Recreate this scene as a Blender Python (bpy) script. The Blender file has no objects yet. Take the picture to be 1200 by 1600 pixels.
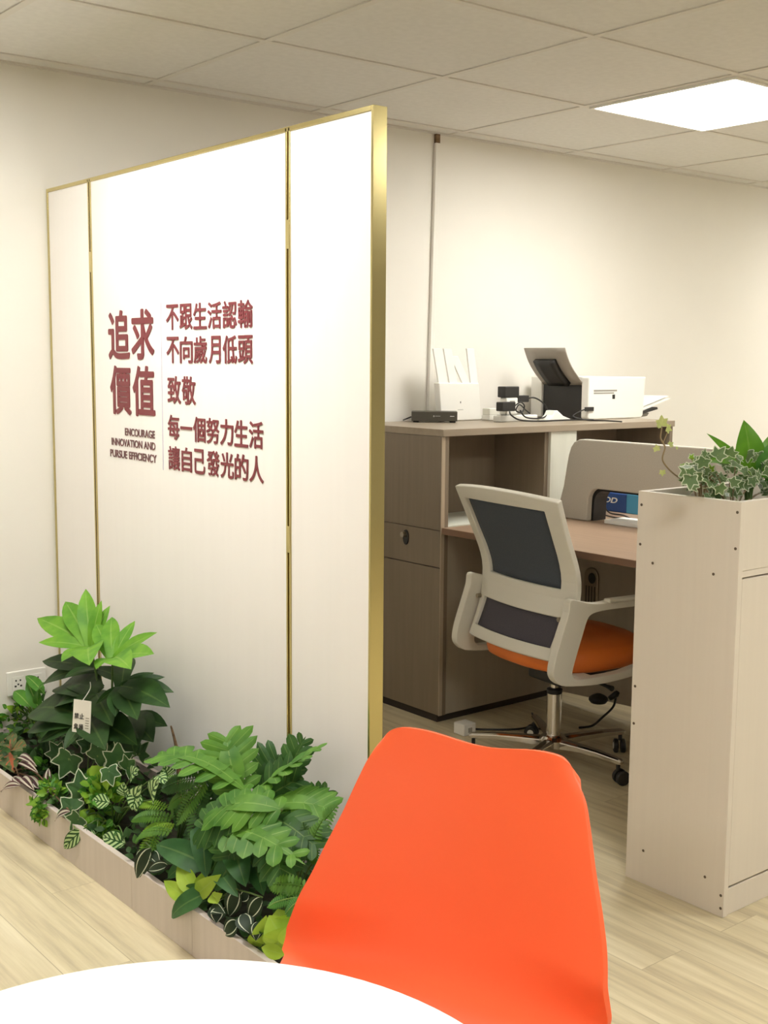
import bpy, bmesh, math, random
from mathutils import Vector, Matrix

random.seed(7)
C = bpy.context.scene.collection
S = bpy.context.scene

# ------------------------------------------------------------------ camera, exposure
YAW, PITCH, ROLL, FPX, HC = 0.678786, -0.124916, 0.007435, 1874.66, 1.40
_f = Vector((math.sin(YAW)*math.cos(PITCH), math.cos(YAW)*math.cos(PITCH), math.sin(PITCH)))
_r = Vector((math.cos(YAW), -math.sin(YAW), 0))
_u = _r.cross(_f)
RT = _r*math.cos(ROLL) + _u*math.sin(ROLL)
UP = _u*math.cos(ROLL) - _r*math.sin(ROLL)
FW = _f
cd = bpy.data.cameras.new('camera'); cam = bpy.data.objects.new('camera', cd); C.objects.link(cam)
cd.sensor_fit = 'VERTICAL'; cd.sensor_height = 36.0; cd.lens = FPX/1600*36.0
cd.clip_start = 0.02
m = Matrix.Identity(4)
for i in range(3):
    m[i][0] = RT[i]; m[i][1] = UP[i]; m[i][2] = -FW[i]
m[2][3] = HC
cam.matrix_world = m
S.camera = cam
S.view_settings.view_transform = 'Standard'
S.view_settings.look = 'None'
S.view_settings.gamma = 1.0
S.view_settings.use_curve_mapping = False
S.view_settings.exposure = 0.0
LAMP = 26.5                                  # ceiling panel emission
LAMP_COL = (1.0, 0.982, 0.93, 1)

w = bpy.data.worlds.new('World'); S.world = w; w.use_nodes = True
w.node_tree.nodes['Background'].inputs[0].default_value = (0.9, 0.92, 1.0, 1)
w.node_tree.nodes['Background'].inputs[1].default_value = 0.05

# a measured image direction meets a plane of the room: gives a point in metres
def _ray(px, py):
    return RT*((px-600)/FPX) - UP*((py-800)/FPX) + FW
def atX(px, py, X): d = _ray(px, py); return Vector((0, 0, HC)) + d*(X/d.x)
def atY(px, py, Y): d = _ray(px, py); return Vector((0, 0, HC)) + d*(Y/d.y)
def atZ(px, py, Z): d = _ray(px, py); return Vector((0, 0, HC)) + d*((Z-HC)/d.z)

# ------------------------------------------------------------------ materials
def srgb(r, g, b):
    def f(c):
        c /= 255.0
        return c/12.92 if c <= 0.04045 else ((c+0.055)/1.055)**2.4
    return (f(r), f(g), f(b), 1)
def mat(name, col, rough=0.5, metal=0.0, spec=0.5, **kw):
    mm = bpy.data.materials.new(name); mm.use_nodes = True
    b = mm.node_tree.nodes['Principled BSDF']
    b.inputs['Base Color'].default_value = col
    b.inputs['Roughness'].default_value = rough
    b.inputs['Metallic'].default_value = metal
    b.inputs['Specular IOR Level'].default_value = spec
    for k, v in kw.items():
        b.inputs[k.replace('_', ' ')].default_value = v
    return mm
def nodes(mm): return mm.node_tree.nodes, mm.node_tree.links, mm.node_tree.nodes['Principled BSDF']
def grainy(name, col, col2, scale=(3, 3, 60), rough=0.5, amount=1.0, bump=0.0, detail=4):
    """laminate / paint: noise stretched along an axis mixes two close tones"""
    mm = mat(name, col, rough); N, L, b = nodes(mm)
    tc = N.new('ShaderNodeTexCoord'); mp = N.new('ShaderNodeMapping'); mp.inputs['Scale'].default_value = scale
    no = N.new('ShaderNodeTexNoise'); no.inputs['Scale'].default_value = 1.0; no.inputs['Detail'].default_value = detail
    rp = N.new('ShaderNodeValToRGB'); rp.color_ramp.elements[0].position = 0.35; rp.color_ramp.elements[1].position = 0.65
    rp.color_ramp.elements[0].color = col; rp.color_ramp.elements[1].color = col2
    L.new(tc.outputs['Object'], mp.inputs['Vector']); L.new(mp.outputs[0], no.inputs['Vector'])
    L.new(no.outputs['Fac'], rp.inputs[0]); L.new(rp.outputs[0], b.inputs['Base Color'])
    if bump:
        bp = N.new('ShaderNodeBump'); bp.inputs['Strength'].default_value = bump; bp.inputs['Distance'].default_value = 0.002
        L.new(no.outputs['Fac'], bp.inputs['Height']); L.new(bp.outputs[0], b.inputs['Normal'])
    return mm

M = {}
M['wall'] = grainy('wall_paint', srgb(230, 226, 217), srgb(233, 229, 220), (2, 2, 2), 0.85)
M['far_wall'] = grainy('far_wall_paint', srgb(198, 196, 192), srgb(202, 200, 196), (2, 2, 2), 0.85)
M['ceil'] = grainy('ceiling_tile', srgb(216, 214, 209), srgb(221, 219, 214), (40, 40, 40), 0.9)
M['ceil_bar'] = mat('ceiling_grid_bar', srgb(214, 210, 202), 0.6)
M['white'] = mat('white_plastic', srgb(236, 234, 226), 0.4)
M['sign'] = grainy('sign_board', srgb(241, 237, 233), srgb(242.5, 238.5, 234.5), (1, 30, 1), 0.45)
M['gold'] = mat('brushed_gold', srgb(208, 194, 140), 0.20, 1.0)
M['gold_dark'] = mat('gold_groove', srgb(120, 96, 46), 0.4, 0.9)
M['maroon'] = mat('maroon_letter', srgb(122, 48, 54), 0.5)
M['greybrown'] = mat('grey_brown_letter', srgb(112, 72, 74), 0.5)
M['divider'] = mat('pale_lilac_line', srgb(206, 200, 214), 0.5)
M['taupe'] = grainy('taupe_laminate', srgb(124, 110, 92), srgb(129, 115, 97), (50, 50, 2.5), 0.45)
M['taupe_top'] = grainy('taupe_laminate_top', srgb(148, 134, 115), srgb(155, 141, 122), (2.5, 50, 50), 0.4)
M['taupe_edge'] = mat('taupe_edge_band', srgb(176, 160, 138), 0.5)
M['gap'] = mat('dark_gap', srgb(52, 42, 34), 0.8)
M['offwhite'] = grainy('offwhite_laminate', srgb(208, 208, 194), srgb(213, 213, 199), (40, 40, 3), 0.5)
M['desk'] = grainy('desk_laminate', srgb(160, 134, 110), srgb(166, 140, 116), (40, 3, 40), 0.38)
M['desk_edge'] = mat('desk_edge_band', srgb(122, 92, 70), 0.5)
M['panel_grey'] = grainy('modesty_panel', srgb(168, 158, 140), srgb(173, 163, 145), (30, 30, 3), 0.5)
M['fabric'] = grainy('screen_fabric', srgb(184, 178, 165), srgb(192, 186, 173), (300, 300, 300), 0.95, bump=0.3)
M['cream'] = grainy('cream_laminate', srgb(226, 217, 204), srgb(228, 219, 206), (60, 60, 2), 0.45)
M['cream_edge'] = mat('cream_edge_band', srgb(232, 222, 206), 0.5)
M['screw'] = mat('screw_cap', srgb(92, 78, 62), 0.5)
M['trough'] = grainy('trough_laminate', srgb(208, 196, 187), srgb(213, 201, 192), (60, 60, 4), 0.45)
M['soil'] = grainy('dark_soil', srgb(34, 34, 22), srgb(52, 50, 30), (40, 40, 40), 0.95, bump=0.8)
M['black'] = mat('black_plastic', srgb(34, 32, 30), 0.45)
M['black_soft'] = mat('black_rubber', srgb(26, 25, 24), 0.7)
M['dark_box'] = mat('dark_grey_plastic', srgb(70, 66, 56), 0.5)
M['grey'] = mat('grey_plastic', srgb(150, 146, 138), 0.5)
M['chrome'] = mat('chrome', srgb(214, 210, 204), 0.12, 1.0)
M['steel'] = mat('brushed_steel', srgb(170, 160, 142), 0.35, 1.0)
M['frame'] = mat('chair_frame_plastic', srgb(214, 210, 196), 0.42)
M['mesh'] = grainy('chair_mesh', srgb(60, 66, 74), srgb(70, 76, 84), (400, 400, 400), 0.8)
M['mesh_low'] = grainy('chair_mesh_lower', srgb(66, 62, 70), srgb(74, 70, 77), (400, 400, 400), 0.8)
M['seat'] = grainy('orange_leatherette', srgb(224, 116, 44), srgb(230, 122, 48), (8, 8, 8), 0.42, bump=0.1)
M['orange'] = mat('orange_shell_plastic', srgb(255, 106, 60), 0.42, spec=0.35)
M['beech'] = grainy('beech_wood', srgb(206, 164, 112), srgb(186, 144, 94), (20, 20, 3), 0.5)
M['table'] = mat('white_table_top', srgb(246, 246, 244), 0.4)
M['blue'] = mat('navy_blue_card', srgb(46, 82, 150), 0.5)
M['sky'] = mat('light_blue_card', srgb(84, 170, 216), 0.5)
M['lilac'] = mat('pale_card', srgb(222, 222, 240), 0.5)
M['paper'] = mat('white_paper', srgb(244, 242, 236), 0.6)
M['grey_tray'] = mat('grey_paper_tray', srgb(158, 150, 138), 0.45)
M['glassy'] = mat('clear_plastic', srgb(226, 224, 212), 0.25)
M['ink'] = mat('dark_ink', srgb(48, 44, 40), 0.6)
M['bark'] = grainy('brown_stem', srgb(92, 70, 46), srgb(132, 104, 76), (10, 10, 90), 0.8)
M['stem'] = mat('green_stem', srgb(76, 104, 44), 0.6)
M['stem_pale'] = mat('pale_stem', srgb(150, 130, 96), 0.6)

def lamp_mat():
    mm = bpy.data.materials.new('lit_diffuser'); mm.use_nodes = True
    N = mm.node_tree.nodes; L = mm.node_tree.links; N.clear()
    e = N.new('ShaderNodeEmission'); o = N.new('ShaderNodeOutputMaterial')
    e.inputs[0].default_value = LAMP_COL; e.inputs[1].default_value = LAMP
    L.new(e.outputs[0], o.inputs[0]); return mm
M['lamp'] = lamp_mat()

def floor_mat():
    mm = mat('vinyl_plank_floor', srgb(206, 190, 152), 0.38); N, L, b = nodes(mm)
    tc = N.new('ShaderNodeTexCoord')
    rot = N.new('ShaderNodeMapping'); rot.inputs['Rotation'].default_value = (0, 0, math.pi/2)
    L.new(tc.outputs['Object'], rot.inputs[0])
    br = N.new('ShaderNodeTexBrick'); br.inputs['Scale'].default_value = 1.0
    br.inputs['Brick Width'].default_value = 1.22; br.inputs['Row Height'].default_value = 0.152
    br.inputs['Mortar Size'].default_value = 0.0012; br.inputs['Mortar Smooth'].default_value = 0.3
    br.inputs['Color1'].default_value = (0.25, 0.25, 0.25, 1); br.inputs['Color2'].default_value = (0.75, 0.75, 0.75, 1)
    br.inputs['Mortar'].default_value = (0.0, 0.0, 0.0, 1); br.offset = 0.37
    L.new(rot.outputs[0], br.inputs['Vector'])
    # long streaks
    mp = N.new('ShaderNodeMapping'); mp.inputs['Scale'].default_value = (28, 1.6, 1)
    L.new(tc.outputs['Object'], mp.inputs[0])
    off = N.new('ShaderNodeVectorMath'); off.operation = 'ADD'
    L.new(mp.outputs[0], off.inputs[0]); 
    sc = N.new('ShaderNodeVectorMath'); sc.operation = 'SCALE'; sc.inputs['Scale'].default_value = 11.0
    L.new(br.outputs['Color'], sc.inputs[0]); L.new(sc.outputs[0], off.inputs[1])
    n1 = N.new('ShaderNodeTexNoise'); n1.inputs['Scale'].default_value = 1.0; n1.inputs['Detail'].default_value = 7; n1.inputs['Roughness'].default_value = 0.62
    L.new(off.outputs[0], n1.inputs['Vector'])
    rp = N.new('ShaderNodeValToRGB'); e = rp.color_ramp.elements
    e[0].position = 0.28; e[0].color = srgb(182, 168, 138); e[1].position = 0.74; e[1].color = srgb(236, 225, 194)
    m1 = rp.color_ramp.elements.new(0.5); m1.color = srgb(216, 203, 168)
    L.new(n1.outputs['Fac'], rp.inputs[0])
    mx = N.new('ShaderNodeMix'); mx.data_type = 'RGBA'; mx.blend_type = 'MULTIPLY'; mx.inputs[0].default_value = 0.10
    L.new(rp.outputs[0], mx.inputs[6]); L.new(br.outputs['Color'], mx.inputs[7])
    mm2 = N.new('ShaderNodeMix'); mm2.data_type = 'RGBA'; mm2.inputs[7].default_value = srgb(140, 122, 92)
    mu = N.new('ShaderNodeMath'); mu.operation = 'MULTIPLY'; mu.inputs[1].default_value = 0.4
    L.new(br.outputs['Fac'], mu.inputs[0]); L.new(mu.outputs[0], mm2.inputs[0])
    L.new(mx.outputs[2], mm2.inputs[6]); L.new(mm2.outputs[2], b.inputs['Base Color'])
    bp = N.new('ShaderNodeBump'); bp.inputs['Strength'].default_value = 0.15; bp.inputs['Distance'].default_value = 0.001
    L.new(n1.outputs['Fac'], bp.inputs['Height']); L.new(bp.outputs[0], b.inputs['Normal'])
    return mm
M['floor'] = floor_mat()

def leaf_mat(name, base, dark, kind='plain', accent=None, trans=0.25, rough=0.5, freq=9.0, vein=0.0):
    """leaf colour from its own UV: u runs base to tip, v across (0.5 = midrib)"""
    mm = mat(name, base, rough, spec=0.3); N, L, b = nodes(mm)
    tc = N.new('ShaderNodeTexCoord')
    no = N.new('ShaderNodeTexNoise'); no.inputs['Scale'].default_value = 14; no.inputs['Detail'].default_value = 3
    L.new(tc.outputs['Object'], no.inputs['Vector'])
    rp = N.new('ShaderNodeValToRGB'); rp.color_ramp.elements[0].position = 0.36; rp.color_ramp.elements[1].position = 0.64
    rp.color_ramp.elements[0].color = dark; rp.color_ramp.elements[1].color = base
    L.new(no.outputs['Fac'], rp.inputs[0])
    col = rp.outputs[0]
    sep = N.new('ShaderNodeSeparateXYZ'); L.new(tc.outputs['UV'], sep.inputs[0])
    def mth(op, a, bb=None, c=None):
        n = N.new('ShaderNodeMath'); n.operation = op
        for i, x in enumerate((a, bb, c)):
            if x is None: continue
            if isinstance(x, (int, float)): n.inputs[i].default_value = x
            else: L.new(x, n.inputs[i])
        return n.outputs[0]
    def mixc(fac, a, bcol):
        n = N.new('ShaderNodeMix'); n.data_type = 'RGBA'
        L.new(fac, n.inputs[0]); L.new(a, n.inputs[6]); n.inputs[7].default_value = bcol
        return n.outputs[2]
    av = mth('MULTIPLY', mth('ABSOLUTE', mth('SUBTRACT', sep.outputs[1], 0.5)), 2.0)   # 0 at midrib, 1 at edge
    if kind == 'stripes':
        ph = mth('SUBTRACT', mth('MULTIPLY', sep.outputs[0], freq), mth('MULTIPLY', av, freq*0.28))
        f = mth('GREATER_THAN', mth('SINE', mth('MULTIPLY', ph, 6.2832)), -0.15)
        f = mth('MULTIPLY', f, mth('LESS_THAN', av, 0.9)); f = mth('MULTIPLY', f, mth('GREATER_THAN', av, 0.07))
        col = mixc(f, col, accent)
    elif kind == 'long':      # pale stripes beside the midrib
        f = mth('MULTIPLY', mth('GREATER_THAN', av, 0.28), mth('LESS_THAN', av, 0.72))
        col = mixc(f, col, accent)
    elif kind == 'ring':
        f = mth('MULTIPLY', mth('GREATER_THAN', av, 0.54), mth('LESS_THAN', av, 0.66))
        col = mixc(f, col, accent)
    elif kind == 'heart':
        ph = mth('SINE', mth('MULTIPLY', mth('SUBTRACT', mth('MULTIPLY', sep.outputs[0], 4.0), av), 6.2832))
        f = mth('MAXIMUM', mth('LESS_THAN', av, 0.16), mth('GREATER_THAN', ph, 0.86))
        f = mth('MULTIPLY', f, mth('LESS_THAN', av, 0.8))
        col = mixc(f, col, accent)
    if vein:
        col = mixc(mth('MULTIPLY', mth('LESS_THAN', av, 0.07), vein), col, srgb(176, 204, 112))
    L.new(col, b.inputs['Base Color'])
    if trans:
        t = N.new('ShaderNodeBsdfTranslucent'); L.new(col, t.inputs[0])
        ms = N.new('ShaderNodeMixShader'); ms.inputs[0].default_value = trans
        out = N['Material Output']
        L.new(b.outputs[0], ms.inputs[1]); L.new(t.outputs[0], ms.inputs[2]); L.new(ms.outputs[0], out.inputs[0])
    return mm
G = {}
G['bright'] = leaf_mat('bright_green_leaf', srgb(124, 176, 56), srgb(92, 150, 44), vein=0.3, trans=0.3)
G['dark'] = leaf_mat('dark_green_leaf', srgb(54, 86, 40), srgb(36, 64, 30), vein=0.1)
G['mid'] = leaf_mat('mid_green_leaf', srgb(92, 152, 52), srgb(66, 122, 42), vein=0.5)
G['philo'] = leaf_mat('lobed_green_leaf', srgb(102, 150, 54), srgb(70, 120, 42), vein=0.25)
G['philo_dark'] = leaf_mat('lobed_deep_green_leaf', srgb(64, 106, 44), srgb(46, 84, 36), vein=0.2)
G['ivy'] = leaf_mat('ivy_green_leaf', srgb(74, 112, 62), srgb(56, 92, 50), vein=0.3)
G['ivy_edge'] = leaf_mat('ivy_pale_edge', srgb(218, 226, 200), srgb(202, 212, 182), vein=0)
G['ivy_grey'] = leaf_mat('ivy_grey_green_leaf', srgb(116, 140, 92), srgb(92, 120, 74), vein=0.3)
G['gold'] = leaf_mat('yellow_green_leaf', srgb(150, 188, 60), srgb(108, 156, 46))
G['lime'] = leaf_mat('lime_leaf', srgb(176, 204, 74), srgb(150, 186, 58), vein=0.2, trans=0.3)
G['melon'] = leaf_mat('striped_leaf', srgb(52, 98, 48), srgb(42, 84, 40), 'stripes', srgb(196, 224, 160), freq=5.0)
G['purple'] = leaf_mat('silver_striped_leaf', srgb(96, 56, 60), srgb(78, 50, 52), 'long', srgb(214, 208, 190))
G['red'] = leaf_mat('red_veined_leaf', srgb(120, 132, 84), srgb(92, 112, 66), 'heart', srgb(196, 110, 74))
G['ring'] = leaf_mat('white_lined_leaf', srgb(38, 58, 34), srgb(28, 46, 28), 'ring', srgb(206, 214, 190), trans=0.1)
G['serr'] = leaf_mat('blue_green_leaf', srgb(70, 116, 62), srgb(48, 92, 46), vein=0.15)
G['fern'] = leaf_mat('fern_green_leaf', srgb(96, 140, 48), srgb(72, 116, 40))
G['fern_dark'] = leaf_mat('deep_fern_leaf', srgb(72, 112, 48), srgb(52, 88, 38))
G['moss'] = leaf_mat('ground_leaf', srgb(58, 92, 42), srgb(40, 70, 32))
G['lily'] = leaf_mat('glossy_green_leaf', srgb(104, 158, 40), srgb(80, 136, 34), rough=0.35, vein=0.15)
G['pale'] = leaf_mat('pale_yellow_leaf', srgb(206, 212, 140), srgb(178, 194, 112))

# ------------------------------------------------------------------ builders
def tag(o, label, cat, group=None, kind=None):
    o['label'] = label; o['category'] = cat
    if group: o['group'] = group
    if kind: o['kind'] = kind
    return o
def thing(name, label, cat, loc=(0, 0, 0), rotz=0.0, group=None):
    o = bpy.data.objects.new(name, None); C.objects.link(o)
    o.location = loc; o.rotation_euler = (0, 0, rotz); o.empty_display_size = 0.1
    return tag(o, label, cat, group)

class MB:
    """collects shapes; build() links them as ONE mesh object"""
    def __init__(s): s.v = []; s.f = []; s.mi = []; s.uv = []; s.slot = 0
    def face(s, idx, uvs=None):
        s.f.append(tuple(idx)); s.mi.append(s.slot); s.uv.append(uvs or [(0.5, 0.5)]*len(idx))
    def add(s, p): s.v.append(Vector(p)); return len(s.v)-1
    def box(s, a, b):
        x0, y0, z0 = [min(a[i], b[i]) for i in range(3)]; x1, y1, z1 = [max(a[i], b[i]) for i in range(3)]
        i = len(s.v)
        for z in (z0, z1):
            for x, y in ((x0, y0), (x1, y0), (x1, y1), (x0, y1)): s.add((x, y, z))
        for q in ((0, 3, 2, 1), (4, 5, 6, 7), (0, 1, 5, 4), (1, 2, 6, 5), (2, 3, 7, 6), (3, 0, 4, 7)):
            s.face([i+k for k in q])
        return s
    def obox(s, c, ax, ay, az):
        """oriented box from centre and three half-axis vectors"""
        c, ax, ay, az = map(Vector, (c, ax, ay, az)); i = len(s.v)
        for k in (-1, 1):
            for a, b in ((-1, -1), (1, -1), (1, 1), (-1, 1)): s.add(c + ax*a + ay*b + az*k)
        for q in ((0, 3, 2, 1), (4, 5, 6, 7), (0, 1, 5, 4), (1, 2, 6, 5), (2, 3, 7, 6), (3, 0, 4, 7)):
            s.face([i+k for k in q])
        return s
    def prism(s, pts, off):
        """polygon (3D points in a plane) pushed along off"""
        off = Vector(off); n = len(pts); i = len(s.v)
        for p in pts: s.add(p)
        for p in pts: s.add(Vector(p)+off)
        s.face(list(range(i, i+n))[::-1]); s.face(list(range(i+n, i+2*n)))
        for k in range(n):
            s.face((i+k, i+(k+1) % n, i+n+(k+1) % n, i+n+k))
        return s
    def tube(s, path, r, n=10, cap=True):
        path = [Vector(p) for p in path]; rr = r if isinstance(r, (list, tuple)) else [r]*len(path)
        rings = []; prev = None
        for k, p in enumerate(path):
            d = (path[min(k+1, len(path)-1)] - path[max(k-1, 0)]).normalized()
            if prev is None:
                a = d.cross(Vector((0, 0, 1)))
                if a.length < 1e-4: a = d.cross(Vector((1, 0, 0)))
            else: a = prev - d*prev.dot(d)
            a.normalize(); prev = a; b = d.cross(a)
            rings.append([s.add(p + (a*math.cos(t) + b*math.sin(t))*rr[k]) for t in [2*math.pi*j/n for j in range(n)]])
        for k in range(len(rings)-1):
            for j in range(n):
                s.face((rings[k][j], rings[k][(j+1) % n], rings[k+1][(j+1) % n], rings[k+1][j]))
        if cap: s.face(rings[0][::-1]); s.face(rings[-1])
        return s
    def lathe(s, c, prof, n=32):
        c = Vector(c); rings = []
        for r, z in prof:
            rings.append([s.add(c + Vector((r*math.cos(2*math.pi*j/n), r*math.sin(2*math.pi*j/n), z))) for j in range(n)])
        for k in range(len(rings)-1):
            for j in range(n): s.face((rings[k][j], rings[k][(j+1) % n], rings[k+1][(j+1) % n], rings[k+1][j]))
        s.face(rings[0][::-1]); s.face(rings[-1]); return s
    def grid(s, fn, nu, nv, uv=False):
        idx = [[s.add(fn(i/nu, j/nv)) for j in range(nv+1)] for i in range(nu+1)]
        for i in range(nu):
            for j in range(nv):
                q = (idx[i][j], idx[i+1][j], idx[i+1][j+1], idx[i][j+1])
                s.face(q, [(i/nu, j/nv), ((i+1)/nu, j/nv), ((i+1)/nu, (j+1)/nv), (i/nu, (j+1)/nv)] if uv else None)
        return s
    def leaf(s, p0, p1, wid, nrm=(0, 0, 1), sag=0.1, fold=0.15, shape='ovate', nu=7, slot=None):
        """one blade from p0 to p1, bowed along nrm, folded at the midrib"""
        p0, p1, nrm = Vector(p0), Vector(p1), Vector(nrm)
        d = p1-p0; ln = d.length
        if ln < 1e-5: return s
        d.normalize(); side = d.cross(nrm)
        if side.length < 1e-3: side = d.cross(Vector((0.3, 0.8, 0.5)))
        side.normalize(); up = side.cross(d).normalized()
        if slot is not None: s.slot = slot
        rows = []
        for i in range(nu+1):
            t = i/nu
            if shape == 'ovate': h = (math.sin(math.pi*min(1, t**0.72))**0.9)
            elif shape == 'lance': h = math.sin(math.pi*t**0.85)**0.8
            elif shape == 'round': h = math.sqrt(max(0, 1-(2*t-1)**2))
            elif shape == 'lobe': h = (0.55+0.45*math.sin(math.pi*min(1, t*0.9)))*(1-max(0, (t-0.72)/0.28)**2.4)
            elif shape == 'palm': h = max(0.0, (0.42+0.85*t)*(1-max(0, (t-0.42)/0.58)**1.35)) if t < 1 else 0
            elif shape == 'heart': h = (1-t)**0.75*(0.75+0.9*t) if t > 0 else 0.35
            else: h = 1-t
            h = max(h, 0.0)*wid
            c = p0 + d*(ln*t) + up*(sag*ln*4*t*(1-t)) 
            rows.append([(s.add(c + side*(h*q) + up*(abs(q)*h*fold*1.6)), (t, 0.5+0.5*q)) for q in (-1, -0.5, 0, 0.5, 1)])
        for i in range(nu):
            for j in range(4):
                a, b, c2, d2 = rows[i][j], rows[i+1][j], rows[i+1][j+1], rows[i][j+1]
                s.face((a[0], b[0], c2[0], d2[0]), [a[1], b[1], c2[1], d2[1]])
        return s
    def star(s, c, tip, nrm, size, outline, edge=0.78, slots=(0, 1), cup=0.1):
        """lobed leaf with a paler rim: fan inside, ring outside"""
        c, tip, nrm = Vector(c), Vector(tip).normalized(), Vector(nrm).normalized()
        side = tip.cross(nrm).normalized(); nrm = side.cross(tip).normalized()
        n = len(outline); ci = s.add(c); inn = []; out = []
        for (a, r) in outline:
            dv = tip*math.cos(a) + side*math.sin(a)
            e = 1-(1-edge)*min(1.3, 0.55/r)
            inn.append(s.add(c + dv*(r*size*e) + nrm*(cup*size*(r*e)**2)))
            out.append(s.add(c + dv*(r*size) + nrm*(cup*size*r**2)))
        s.slot = slots[0]
        for k in range(n): s.face((ci, inn[k], inn[(k+1) % n]), [(0.2, 0.5), (0.8, 0.9), (0.8, 0.9)])
        s.slot = slots[1]
        for k in range(n): s.face((inn[k], out[k], out[(k+1) % n], inn[(k+1) % n]), [(0.9, 0.9)]*4)
        s.slot = 0
        return s
    def build(s, name, mats, parent=None, smooth=False, bevel=0.0, seg=2, solid=0.0, subs=0, local=None, weld=False):
        me = bpy.data.meshes.new(name)
        vs = s.v
        if local is not None:
            inv = local.inverted(); vs = [inv @ v for v in vs]
        me.from_pydata([tuple(v) for v in vs], [], s.f)
        if not isinstance(mats, (list, tuple)): mats = [mats]
        for mm in mats: me.materials.append(mm)
        me.polygons.foreach_set('material_index', s.mi)
        ul = me.uv_layers.new(name='UVMap')
        flat = []
        for u in s.uv:
            for a in u: flat += [a[0], a[1]]
        ul.data.foreach_set('uv', flat)
        me.update()
        bm = bmesh.new(); bm.from_mesh(me)
        if weld: bmesh.ops.remove_doubles(bm, verts=bm.verts, dist=1e-5)
        bmesh.ops.recalc_face_normals(bm, faces=bm.faces)
        if smooth:
            for f in bm.faces: f.smooth = True
        bm.to_mesh(me); bm.free()
        o = bpy.data.objects.new(name, me); C.objects.link(o)
        if parent is not None:
            o.parent = parent
            if local is None: o.matrix_parent_inverse = PW(parent).inverted()
        if solid:
            md = o.modifiers.new('solid', 'SOLIDIFY'); md.thickness = solid; md.offset = 0
        if bevel:
            md = o.modifiers.new('bevel', 'BEVEL'); md.width = bevel; md.segments = seg; md.limit_method = 'ANGLE'; md.angle_limit = math.radians(40)
            md.harden_normals = False
        if subs:
            md = o.modifiers.new('sub', 'SUBSURF'); md.levels = subs; md.render_levels = subs
        return o
def PW(o):
    """world matrix of an (unparented or nested) object without a depsgraph update"""
    mm = Matrix.LocRotScale(o.location, o.rotation_euler, o.scale)
    if o.parent is not None: return PW(o.parent) @ o.matrix_parent_inverse @ mm
    return mm
def struct(name, mb, mats, **kw):
    o = mb.build(name, mats, None, **kw); o['kind'] = 'structure'; return o
def smooth_path(pts, n=8):
    pts = [Vector(p) for p in pts]; out = []
    for i in range(len(pts)-1):
        p0, p1, p2, p3 = pts[max(i-1, 0)], pts[i], pts[i+1], pts[min(i+2, len(pts)-1)]
        for k in range(n):
            t = k/n
            out.append(0.5*((2*p1) + (p2-p0)*t + (2*p0-5*p1+4*p2-p3)*t*t + (3*p1-p0-3*p2+p3)*t**3))
    out.append(pts[-1]); return out
def cable(name, pts, r, m, label, group=None):
    o = MB().tube(smooth_path(pts), r, 8).build(name, m, None, smooth=True)
    return tag(o, label, 'cable', group)
def text_obj(name, txt, mtl, parent, origin, right, up, w_, h_, depth=0.002, bold=0.0, shear=0.0):
    """flat raised lettering, fitted to a w_ x h_ box whose lower-left corner is origin"""
    cu = bpy.data.curves.new(name, 'FONT'); cu.body = txt; cu.size = 1.0; cu.shear = shear
    tmp = bpy.data.objects.new(name+'_tmp', cu); C.objects.link(tmp)
    dg = bpy.context.evaluated_depsgraph_get()
    me = bpy.data.meshes.new_from_object(tmp.evaluated_get(dg)); bpy.data.objects.remove(tmp)
    bpy.data.curves.remove(cu)
    xs = [v.co.x for v in me.vertices]; ys = [v.co.y for v in me.vertices]
    x0, x1, y0, y1 = min(xs)-bold, max(xs)+bold, min(ys)-bold, max(ys)+bold
    right, up, origin = Vector(right), Vector(up), Vector(origin); nrm = right.cross(up)
    if bold:                                  # heavier weight: the strokes laid over themselves, slightly shifted
        bm = bmesh.new()
        for k in range(9):
            a = 2*math.pi*k/8; q = 0.0 if k == 8 else bold
            m2 = me.copy(); m2.transform(Matrix.Translation((q*math.cos(a), q*math.sin(a), 0.004*k))); bm.from_mesh(m2); bpy.data.meshes.remove(m2)
        bm.to_mesh(me); bm.free()
    for v in me.vertices:
        v.co = origin + right*((v.co.x-x0)/(x1-x0)*w_) + up*((v.co.y-y0)/(y1-y0)*h_) + nrm*(depth*0.5+v.co.z*0.012)
    me.materials.clear(); me.materials.append(mtl)
    o = bpy.data.objects.new(name, me); C.objects.link(o)
    if parent is not None:
        o.parent = parent; o.matrix_parent_inverse = PW(parent).inverted()
    md = o.modifiers.new('solid', 'SOLIDIFY'); md.thickness = depth; md.offset = 0
    return o

# ------------------------------------------------------------------ the room
WB, CZ = 4.02, 2.378                       # back wall, ceiling height
XL, XR, YF = -2.6, 7.4, -3.2
TX, TY, TX0, TY0 = 0.7277, 0.686, 1.395, 3.228   # ceiling grid pitch and one crossing
struct('floor', MB().box((XL-0.1, YF-0.1, -0.06), (XR+0.1, WB+0.1, 0)), M['floor'])
struct('wall_back', MB().box((XL, WB, 0), (XR, WB+0.1, CZ+0.1)), M['wall'])
struct('wall_left', MB().box((XL-0.1, YF, 0), (XL, WB+0.1, CZ+0.1)), M['far_wall'])
struct('wall_right', MB().box((XR, YF, 0), (XR+0.1, WB+0.1, CZ+0.1)), M['far_wall'])
struct('wall_front', MB().box((XL, YF-0.1, 0), (XR, YF, CZ+0.1)), M['far_wall'])
lamp_cells = [(TX0-TX, TY0-TY), (TX0+3*TX, TY0-TY), (TX0+7*TX, TY0-TY),
              (TX0-TX, TY0-5*TY), (TX0+3*TX, TY0-5*TY), (TX0+7*TX, TY0-5*TY), (TX0-5*TX, TY0-5*TY)]  # last cell: unseen panel added to brighten the orange chair
struct('ceiling', MB().box((XL-0.1, YF-0.1, CZ), (XR+0.1, WB+0.1, CZ+0.06)), M['ceil'])
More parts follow.
